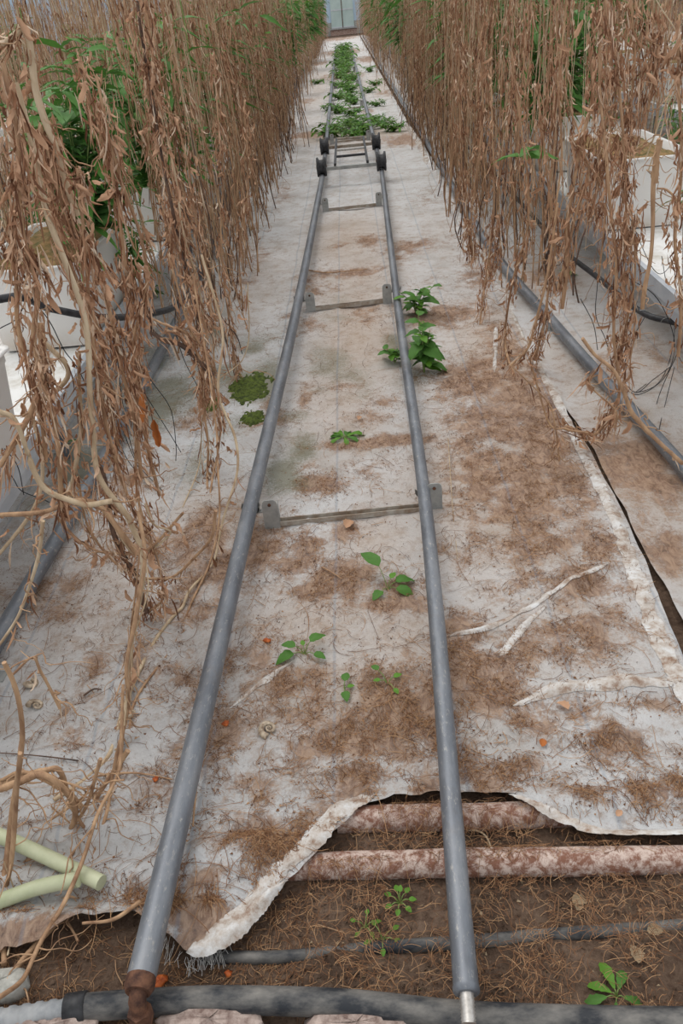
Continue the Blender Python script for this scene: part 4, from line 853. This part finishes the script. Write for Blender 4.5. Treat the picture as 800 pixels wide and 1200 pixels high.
# ------------------------------------------------------------------ green plants
def leaf_mesh(name, L, W, mat, seg=6, droop=.35, fold=.15, shape='ovate', serr=0.):
    t = np.linspace(0, 1, seg + 1)
    if shape == 'ovate': w = np.sin(np.clip(t, 0, 1) ** .75 * math.pi) ** .8
    elif shape == 'lance': w = np.sin(t ** .8 * math.pi) ** 1.1
    else: w = np.interp(t, [0, .25, .6, .85, 1], [.2, .6, 1, .7, .02])
    if serr: w = w * (1 + serr * np.where(np.arange(seg + 1) % 2, 1, -1) * (t > .1) * (t < .95))
    V = np.zeros((seg + 1, 5, 3))
    for j, u in enumerate((-1, -.5, 0, .5, 1)):
        V[:, j, 0] = u * w * W / 2; V[:, j, 1] = t * L * (1 - .12 * droop * t); V[:, j, 2] = -droop * L * t ** 2 + fold * abs(u) * w * W * .5 + .02 * L * np.sin(t * 14 + j)
    mb = MB(); mb.grid(V); return mb.mesh(name, mat)
OV = [leaf_mesh('leaf', .06, .042, GREEN, 8, .3, .25, 'ovate', .06), leaf_mesh('leaf', .075, .05, GREEN, 8, .5, .3, 'ovate', .06), leaf_mesh('leaf', .05, .034, BRIGHT, 8, .25, .2, 'ovate', .04)]
LA = [leaf_mesh('leaf', .11, .022, BLUEG, 6, .4, .3, 'lance'), leaf_mesh('leaf', .14, .028, GREEN, 6, .6, .3, 'lance'), leaf_mesh('leaf', .09, .02, BLUEG, 6, .3, .3, 'lance')]
WD = [leaf_mesh('leaf', .12, .06, GREEN, 7, .4, .25, 'ovate'), leaf_mesh('leaf', .10, .055, BLUEG, 7, .3, .25, 'ovate')]
OB = [leaf_mesh('leaf', .085, .035, BRIGHT, 8, .5, .4, 'obov', .1), leaf_mesh('leaf', .07, .034, GREEN, 8, .5, .4, 'obov', .1)]
def lf(mesh, p, az, tilt, sc, parent, roll=0):
    o = link('leaf', mesh, parent); o.location = tuple(p)
    o.rotation_euler = (tilt, roll, az - math.pi / 2); o.scale = (sc, sc, sc); return o
def seedling(label, base, leaves, cat='weed', name='seedling', group=None):
    """leaves: (azimuth deg, tilt, petiole length, mesh, scale)"""
    t = thing(name, label, cat, tuple(base)); 
    if group: t['group'] = group
    for az, tilt, pl, me, sc in leaves:
        a = math.radians(az); e = A(math.cos(a) * math.cos(tilt) * pl, math.sin(a) * math.cos(tilt) * pl, math.sin(tilt) * pl + .004)
        mb = MB(); mb.tube(smooth_path([A(0, 0, -.004), e * .5 + A(0, 0, .006), e], 6), [.0016, .0015, .0013, .0012, .0011, .001], 5); mb.build('stalk', GSTEM, t)
        lf(me, e, a, tilt * .4, sc, t)
    return t
z0 = lambda x, y: at(x, y) + A(0, 0, float(sheet_z(at(x, y)[0:1], at(x, y)[1:2])[0]))
zz0 = lambda x, y: at(x, y) + A(0, 0, float(soil_z(at(x, y)[0:1], at(x, y)[1:2])[0]))
seedling('green seedling with one large raised leaf, right of centre below the near crossbar', z0(455, 697), [(125, 1.0, .07, WD[0], .75), (20, .5, .03, OV[1], .8), (-30, .3, .03, OV[1], .8), (230, .3, .03, OV[0], .75), (60, .8, .03, OV[2], .6)])
seedling('four-leaved green seedling near the left rail, centre of the sheet', z0(358, 774), [(165, .7, .03, OV[0], .7), (35, .9, .035, OV[1], .65), (200, .3, .03, OV[1], .75), (-25, .2, .03, OV[0], .6), (100, .9, .02, OV[2], .4)])
seedling('small two-leaved seedling between the four-leaved one and the right rail', z0(404, 816), [(80, .6, .02, OV[0], .55), (-80, .3, .012, OV[0], .55), (20, .3, .01, OV[2], .4)])
seedling('thin trailing seedling with tiny leaves beside the right rail', z0(455, 808), [(130, .5, .04, OV[0], .45), (30, .4, .02, OV[2], .5), (-60, .1, .03, OV[2], .4), (170, .3, .02, OV[2], .4)])
seedling('jagged-leaved rosette weed on the sheet between the rails', z0(404, 518), [(a, .45, .015, OB[i % 2], s) for i, (a, s) in enumerate(((20, 1.1), (75, .9), (120, 1), (165, .9), (210, .7), (330, .8), (280, .6), (50, .7), (145, .8)))], name='rosette_weed')
seedling('small clover-like weed on the bare soil below the rusty pipe', zz0(468, 1056), [(a, .4, .02, OV[2], .32) for a in (0, 50, 100, 150, 210, 260, 310)] + [(80, 1., .02, OV[2], .3)])
seedling('tiny weed on the bare soil, left of the clover-like one', zz0(428, 1084), [(a, .3, .02, OV[2], .26) for a in (10, 80, 160, 230, 300)])
seedling('tiny weed just above the buried hose near the right rail', zz0(448, 1098), [(a, .3, .025, OV[2], .3) for a in (30, 120, 200, 270, 340)])
seedling('upright green weed at the bottom right on the soil', zz0(722, 1168), [(100, .6, .012, OB[0], .62), (60, .5, .012, OB[1], .6), (190, .3, .02, OB[1], .6), (150, .4, .01, OB[0], .5), (340, .3, .012, OB[1], .5), (250, .2, .012, OB[1], .35)], name='rosette_weed')
def bush(label, base, n, h, spread, meshes, cat='weed', name='leafy_weed', stems=5, sc=(.7, 1.2), group=None, lean=0):
    t = thing(name, label, cat, tuple(base)); 
    if group: t['group'] = group
    for k in range(stems):
        a = rng.uniform(0, 6.28); hh = h * rng.uniform(.6, 1); top = A(math.cos(a) * spread * rng.uniform(.2, 1), math.sin(a) * spread * rng.uniform(.2, 1), hh)
        P = smooth_path([A(0, 0, 0), top * .5 * A(.7, .7, 1) + rng.normal(0, .01, 3), top], 12); mb = MB(); mb.tube(P, np.linspace(.004, .0015, 12), 5); mb.build('stem', GSTEM, t)
        m_ = n // stems
        for i in range(m_):
            f = .2 + .8 * (i + .5) / m_; p = P[min(11, int(f * 11))]; az = i * 2.4 + rng.normal(0, .3); lf(meshes[rng.integers(len(meshes))], p, az, rng.uniform(-.1, .6), rng.uniform(*sc) * (1.15 - .4 * f), t, rng.normal(0, .2))
    return t
bush('tall dark green weed with heart-shaped leaves, right of the right rail', z0(497, 440), 48, .30, .10, OV, stems=4, sc=(1.0, 1.7))
bush('smaller leafy shoot under the right rail beside the tall weed', z0(463, 430), 14, .10, .06, OV, stems=2, sc=(.8, 1.3))
bush('leafy weed at the second support post, just behind the tall weed', z0(488, 372), 26, .20, .14, OV, stems=4, sc=(1.1, 1.8))
# green strip between the far rails: clumps
clump = bush('low green weed clump between the far rails, beyond the trolley', (0, 11.2, .01), 110, .14, .30, OB + [OV[2], LA[2], OV[0]], name='weed_clump', stems=24, sc=(.8, 1.7), group='green weed clumps between the far rails')
kids[clump] = [(c, []) for c in clump.children]
for yy, xo, s in ((11.5, .2, 1.1), (11.4, -.2, 1.1), (11.9, -.15, 1.2), (11.9, .15, 1.2), (12.3, .05, 1.2), (11.5, .62, .9), (11.9, .5, .9), (12.5, .42, .9), (14.1, -.1, 1.1), (15.7, .1, 1.2), (17.9, .0, 1.2), (20.2, .1, 1.3), (21.8, 0, 1.3), (23.5, .05, 1.4), (25.5, 0, 1.5), (27.5, 0, 1.5), (29.5, 0, 1.6), (18.2, .6, .9), (14.5, .5, .8), (20, -.6, .8), (22, .6, 1), (12.2, .5, .8), (13.6, .1, 1), (14.6, -.25, .8), (15.2, .15, 1), (16.2, -.1, 1.1), (16.9, .45, .8), (17.3, .1, 1.1), (18.5, -.1, 1.2), (19.6, .1, 1.3), (21, -.1, 1.3), (22.5, .0, 1.4), (24.5, -.1, 1.5), (26.5, 0, 1.6), (28.5, 0, 1.7), (31, 0, 1.9), (33.5, 0, 1.9)):
    c_ = copy_tree(clump, (-.06 + xo, yy, .01), rng.uniform(0, 6.28), s)
    if yy == 12.2: c_['label'] = 'low green weed clump outside the far right rail, beyond the trolley'
    elif yy > 13: c_['label'] = 'low green weed clump farther along the far rails toward the door'
# tall weeds in the tubs
TZ = BZ + .32
w1 = bush('big leafy green weed growing in the mossy left tub behind the dead vines', (-1.22, 3.75, TZ), 300, .85, .34, LA + WD, stems=14, sc=(1.1, 1.8))
w2 = bush('willowy narrow-leaved weed spilling over the left bench edge', (-1.12, 4.0, .40), 60, .36, .13, LA, stems=4, sc=(.9, 1.3))
w3 = thing('leafy_weed', 'tall green climber with broad leaves above the left tub, top left corner', 'weed', (-1.12, 3.2, TZ - .02))
P = smooth_path([A(0, 0, 0), A(.02, 0, .3), A(.0, .02, .6), A(.03, 0, .95)], 20); mb = MB(); mb.tube(P, np.linspace(.005, .002, 20), 6); mb.build('stem', GSTEM, w3)
for i in range(16): lf(WD[i % 2], P[3 + i], i * 2.3, rng.uniform(-.6, .2), rng.uniform(.8, 1.2), w3, rng.normal(0, .3))
tw = [bush('tall green weed growing out of the tubs among the dead vines', (-1.45, 5.4, TZ), 190, .9, .34, LA + OV, stems=12, sc=(1.3, 2.2), group='tall green weeds in the tubs'),
      bush('tall green weed growing out of the tubs among the dead vines', (1.6, 6.5, TZ), 200, .95, .34, LA, stems=12, sc=(1.4, 2.4), group='tall green weeds in the tubs')]
for t_ in tw: kids[t_] = [(c, []) for c in t_.children]
GW = 'tall green weeds in the tubs'
for x_, y_, s in ((-1.4, 4.2, .8), (-1.5, 6.3, 1), (-1.4, 7.6, 1), (-1.5, 9.3, 1.1), (-1.45, 11, 1.2), (-1.45, 13, 1.3), (-1.4, 15.2, 1.4), (-1.4, 18, 1.5), (-1.3, 21.5, 1.5), (-1.3, 25, 1.6), (-1.2, 29, 1.6), (-1.1, 34, 1.7),
                  (1.55, 7.3, 1), (1.5, 8.4, 1.1), (1.6, 9.4, 1.1), (1.5, 10.6, 1.2), (1.55, 12, 1.3), (1.5, 14, 1.3), (1.5, 16.5, 1.4), (1.4, 19.5, 1.5), (1.35, 23, 1.5), (1.3, 27, 1.6), (1.2, 32, 1.7), (1.1, 36, 1.8),
                  (-1.08, 4.6, 1.), (-1.05, 5.6, 1.1), (-1.02, 6.8, 1.1), (-1.0, 8.2, 1.1), (-1.0, 9.6, 1.1), (-.95, 11.2, 1.2), (-.95, 13, 1.2), (-.95, 15, 1.3), (-.9, 18, 1.3), (-.9, 21, 1.4), (-.9, 24.5, 1.4), (-.9, 28, 1.5), (-.9, 32, 1.5), (1.1, 9.2, 1.1), (1.05, 13.5, 1.2), (1.0, 17, 1.3), (1., 21.5, 1.4), (1., 28, 1.5), (1.25, 5.7, 1.), (1.2, 6.4, 1.), (1.12, 7.2, 1.1), (1.1, 8.2, 1.1), (1.2, 7.7, 1.2), (1.08, 10, 1.), (1.05, 12, 1.1), (1.0, 15, 1.2), (1.0, 19, 1.2), (1., 24, 1.3), (-2.0, 5.2, .9), (-2.1, 7.5, 1.0), (-1.9, 9.9, 1.1), (1.9, 6.9, 1.1), (2.0, 8.2, 1.1), (2.0, 9.9, 1.2), (1.95, 11.5, 1.2), (-3.4, 6, 1.1), (-3.4, 9, 1.2), (3.4, 7.2, 1.1), (3.4, 8.6, 1.2), (3.3, 10.5, 1.3), (3.4, 13, 1.3), (1.75, 5.1, .75), (2.5, 6.5, .8)):
    zt = TZ if abs(x_) < 1.7 or abs(x_) > 3 else 0
    c_ = copy_tree(tw[rng.integers(2)], (x_, y_, zt), rng.uniform(0, 6.28), s)
    c_['label'] = zone('tall green weed among the vines ' + ('left' if x_ < 0 else 'right') + ' of the aisle' if abs(x_) < 1.3 else 'tall green weed on the ' + ('left' if x_ < 0 else 'right') + (' bench' if abs(x_) < 1.7 else ' side behind the first bench'), y_)
bush('small green regrowth with two broad leaves low in the right row', atY(612, 195, 3.7), 5, .09, .05, WD, stems=1, sc=(1, 1.2))
bush('green sprout with a dry tuft at the right frame edge', atY(797, 240, 2.75), 9, .06, .05, LA, stems=2, sc=(.4, .6))
bush('faded green shoot low behind the right heating pipe', at(662, 325, 0.01), 10, .07, .1, LA, stems=3, sc=(.5, .9))
bush('small weed under the left bench edge', at(75, 525, 0.01), 10, .06, .05, LA, stems=3, sc=(.4, .6))
bush('green weed under the left bench beside the heating pipe', at(185, 350, 0.01), 16, .12, .08, OV, stems=3, sc=(.6, .9))
bush('broad-leaved weed among dead vines beyond the left tubs', atY(232, 190, 4.6), 10, .2, .08, WD, stems=2, sc=(.9, 1.2))
th = thing('thistle', 'thistle with a purple flower head above the left vines', 'thistle', tuple(atY(222, 75, 4.6)))
P = smooth_path([A(0, 0, 0), A(.01, 0, .15), A(0, .01, .33)], 10); mb = MB(); mb.tube(P, .004, 6); mb.build('stem', GSTEM, th)
ic = np.linspace(0, math.pi, 8); ph = np.linspace(0, 2 * math.pi, 11); V = np.array([[[.018 * math.sin(i_) * math.cos(q), .018 * math.sin(i_) * math.sin(q), .35 + .024 * math.cos(i_)] for q in ph] for i_ in ic]); mb = MB(); mb.grid(V); mb.build('flower_head', GSTEM, th)
mb = MB()
for k in range(60):
    a = rng.uniform(0, 6.28); s = rng.uniform(0, .8); b = A(.006 * math.cos(a), .006 * math.sin(a), .368); mb.tube([b, b + A(math.cos(a) * s * .025, math.sin(a) * s * .025, .025)], .0016, 3, False)
mb.build('petals', PETAL, th, stuff=True)

# moss patches
for (x, y, rx, ry, lab) in ((292, 458, 22, 17, 'larger dark green moss patch beside the left rail'), (297, 495, 14, 9, 'smaller moss patch just below the larger one, left rail'), (248, 478, 8, 8, 'little moss patch left of the larger one')):
    c = at(x, y); w = at(x + rx, y)[0] - c[0]; l = (at(x, y - ry)[1] - at(x, y + ry)[1]) / 2
    n = 40; g = np.linspace(-1.3, 1.3, n); X, Y = np.meshgrid(g, g); r = np.hypot(X, Y) + .6 * (vnoise(X * 3 + c[1], Y * 3, 1.) - .5) + .5 * (vnoise(X * 9 + c[1], Y * 9, 1.) - .5)
    Xw = c[0] + X * w; Yw = c[1] + Y * l; Z = sheet_z(Xw, Yw) + .016 * np.clip(1 - r, 0, 1) ** .5 * (.5 + vnoise(Xw, Yw, .012)) - .004 * (r > 1)
    V = np.stack([Xw, Yw, Z], -1).reshape(-1, 3); i = np.arange(n - 1)[:, None] * n; j = np.arange(n - 1)[None]; q = np.stack([i + j, i + j + 1, i + n + j + 1, i + n + j], -1).reshape(-1, 4)
    q = q[r.reshape(-1)[q].min(1) < 1.0]; mb = MB(); mb.add(V, q); tag(mb.build('moss_patch', FLOORMOSS), lab, 'moss', kind='stuff')

# small things lying about
def snail(x, y, s, lab):
    P = []; R = []
    for k in range(48):
        a = k / 47 * 2 * math.pi * 2.6; r = s * .055 * math.exp(.17 * a); P.append([r * math.cos(a), r * math.sin(a), s * .3 + s * .12 * (1 - k / 47)]); R.append(s * .36 * .055 * math.exp(.17 * a))
    mb = MB(); mb.tube(P, R, 10); o = mb.build('snail_shell', SHELL, loc=tuple(z0(x, y)), ); o.rotation_euler = (rng.normal(0, .3), rng.normal(0, .3), rng.uniform(0, 6)); tag(o, lab, 'snail shell')
snail(316, 861, .028, 'empty pale snail shell lying just right of the left rail'); snail(157, 844, .02, 'small snail shell lying under the dry stems left of the left rail')
snail(35, 808, .026, 'snail shell at far left, upper of the two'); snail(44, 833, .024, 'snail shell at far left, lower of the two')
def blobthing(x, y, s, lab, name, cat, mat, flat=.6, soil=False):
    ic = np.linspace(0, math.pi, 8); ph = np.linspace(0, 2 * math.pi, 11); V = np.array([[[math.sin(i_) * math.cos(q), math.sin(i_) * math.sin(q), math.cos(i_) * flat] for q in ph] for i_ in ic])
    V[:, :-1] *= 1 + .25 * rng.normal(0, 1, V[:, :-1].shape[:2])[..., None]; V[:, -1] = V[:, 0]; V[0] = V[0].mean(0); V[-1] = V[-1].mean(0)
    c = (zz0 if soil else z0)(x, y); mb = MB(); mb.grid(V * s); tag(mb.build(name, mat, loc=tuple(c + A(0, 0, s * flat * .7))), lab, cat)
blobthing(314, 757, .009, 'shrivelled orange fruit skin near the four-leaved seedling', 'dried_fruit', 'dried fruit', ORANGE)
blobthing(266, 853, .009, 'shrivelled orange fruit skin beside the left rail, near the snail shell', 'dried_fruit', 'dried fruit', ORANGE)
blobthing(186, 925, .007, 'small orange fruit skin left of the left rail, lower down', 'dried_fruit', 'dried fruit', ORANGE)
blobthing(186, 1146, .011, 'rusty orange fruit skin next to the end of the left rail', 'dried_fruit', 'dried fruit', ORANGE, soil=True)
blobthing(266, 1137, .008, 'yellow-brown fruit skin on the soil below the torn flap', 'dried_fruit', 'dried fruit', ORANGE, soil=True)
def dryleaf(x, y, s, lab, mat=DRYLEAF, soil=False):
    me = leaf_mesh('dry_leaf', s, s * .7, mat, 8, .2, .8, 'ovate', .12); o = link('dry_leaf', me); c = (zz0 if soil else z0)(x, y); o.location = tuple(c + A(0, 0, .008)); o.rotation_euler = (.2, .2, rng.uniform(0, 6)); tag(o, lab, 'leaf')
dryleaf(670, 1052, .03, 'pale curled dry leaf on the soil below the rusty pipe, upper one', soil=True); dryleaf(676, 1064, .025, 'pale dry leaf on the soil just below another pale one', soil=True)
dryleaf(748, 1130, .035, 'pale dry leaf above the bottom right weed', soil=True); dryleaf(758, 1090, .03, 'pale dry leaf beside the buried hose at right', soil=True)
dryleaf(634, 884, .025, 'yellow and black dry leaf on the white sheet at right', DEADOR); dryleaf(525, 838, .03, 'curled brown leaf on the root mat right of the right rail', DEAD); dryleaf(665, 840, .035, 'crumpled brown leaf on the white sheet at right', DEAD)
dryleaf(720, 968, .02, 'crumb of brown leaf at the sheet edge at right', DEAD)
dryleaf(420, 500, .03, 'small brown leaf beside the rosette weed', DEAD); dryleaf(406, 627, .05, 'dark brown crumpled leaf below the near crossbar', DEAD)
def twig(L, r, lab, mat=STEMM, soil=False, lift=.006):
    P = np.array([(zz0 if soil else z0)(x, y) for x, y in L]); P[:, 2] += lift; P = smooth_path(P, 24); P[:, 2] += .004 * np.sin(np.linspace(0, 3.1, 24)); mb = MB(); mb.tube(P, np.linspace(r, r * .6, 24), 6); tag(mb.build('twig', mat), lab, 'twig')
twig([(378, 672), (388, 678), (401, 687)], .003, 'short straight tan twig below the near crossbar'); twig([(545, 970), (560, 972), (570, 980), (576, 993)], .0028, 'pale forked twig on the soil right of the right rail', STEML, True, .01)
twig([(232, 935), (232, 960), (231, 985)], .003, 'short tan twig upright in the picture beside the left rail'); twig([(170, 1072), (140, 1095), (105, 1100)], .005, 'thick tan twig on the sheet left of the left rail'); twig([(112, 918), (160, 917), (205, 924)], .003, 'thin straight twig left of the left rail above the pale pipes')
twig([(95, 900), (0, 890)], .002, 'thin dark twig at far left on the sheet', STEMD); twig([(525, 520), (530, 600), (536, 660)], .0016, 'thin pale string along the right of the right rail', STEML)
twig([(100, 820), (112, 815), (122, 818)], .003, 'short black twig below the left snail shells', STEMD); twig([(355, 320), (385, 325), (430, 318)], .005, 'thin dry root lying across the sheet before the trolley', STEMM)
for k in range(26):
    x = rng.uniform(20, 780); y = rng.uniform(620, 1150); c = at(x, y); a = rng.uniform(0, 3.14); L = rng.uniform(.02, .06); s_ = c[1] < float(yfront(A(c[0]))[0])
    if c[0] > float(seam(A(c[1]))[0]) - .05 or abs(c[1] - YP1) < .06 or abs(c[1] - YP2) < .06: continue
    P = []
    for f in (-.5, 0, .5):
        q = c + A(math.cos(a) * L * f + rng.normal(0, .003), math.sin(a) * L * f, 0); q[2] = float((soil_z if s_ else sheet_z)(q[0:1], q[1:2])[0]) + .005; P.append(q)
    mb = MB(); mb.tube(smooth_path(P, 8), .0012, 4); o = mb.build('twig', STEMM); tag(o, 'tiny dry twig scrap scattered on the ground', 'twig', 'tiny dry twig scraps')

# ------------------------------------------------------------------ far end
YB = 50
def panel_wall(name, p0, p1, h, step):
    w = link(name, None); w['kind'] = 'structure'; p0 = A(*p0); p1 = A(*p1); L = np.linalg.norm(p1 - p0); n = int(L / step); d = (p1 - p0) / n
    me = None
    for i in range(n):
        mb = MB(); a = p0 + d * i; mb.bar(a + d * .02 + A(0, 0, (h - .6) / 2 + .6), a + d * .98 + A(0, 0, (h - .6) / 2 + .6), .02, h - .6); mb.build('pane', GLASS, w, smooth=False)
        mb = MB(); mb.box(a + A(0, 0, h / 2), (.035, .04, h / 2)); mb.build('mullion', FRAMEM, w, smooth=False)
    mb = MB(); mb.bar(p0 + A(0, 0, .3), p1 + A(0, 0, .3), .08, .6); mb.build('plinth', PALESTONE, w, smooth=False)
    mb = MB(); mb.bar(p0 + A(0, 0, 1.75), p1 + A(0, 0, 1.75), .06, .05); mb.build('transom', FRAMEM, w, smooth=False)
panel_wall('wall_back', (-27, YB, 0), (27, YB, 0), 4.5, 1.5)
panel_wall('wall_left', (-27, 0, 0), (-27, YB, 0), 4.5, 2.5)
panel_wall('wall_right', (27, 0, 0), (27, YB, 0), 4.5, 2.5)
dr = thing('door_1', None, None, (.0, YB - .12, 0)); dr['kind'] = 'structure'
for s in (-1, 1):
    mb = MB(); mb.box((-.02 + s * .31, 0, 1.12), (.29, .02, .78)); lfp = mb.build('door_leaf', GREENISH, dr, smooth=False)
    for zz_ in (.36, 1.15, 1.88):
        mb = MB(); mb.box((-.02 + s * .31, -.025, zz_), (.29, .01, .03)); mb.build('rail_bar', FRAMEM, lfp, smooth=False)
mb = MB(); mb.box((-.02, -.03, 1.12), (.02, .015, .8)); mb.build('centre_gap', STEMD, dr, smooth=False)
mb = MB(); mb.box((0, -.2, .30), (.75, .12, .03)); mb.build('threshold', GREYSTEEL, dr, smooth=False)
mb = MB(); mb.box((0, -.16, .14), (.7, .09, .14)); mb.build('step', RUSTP, dr, smooth=False)
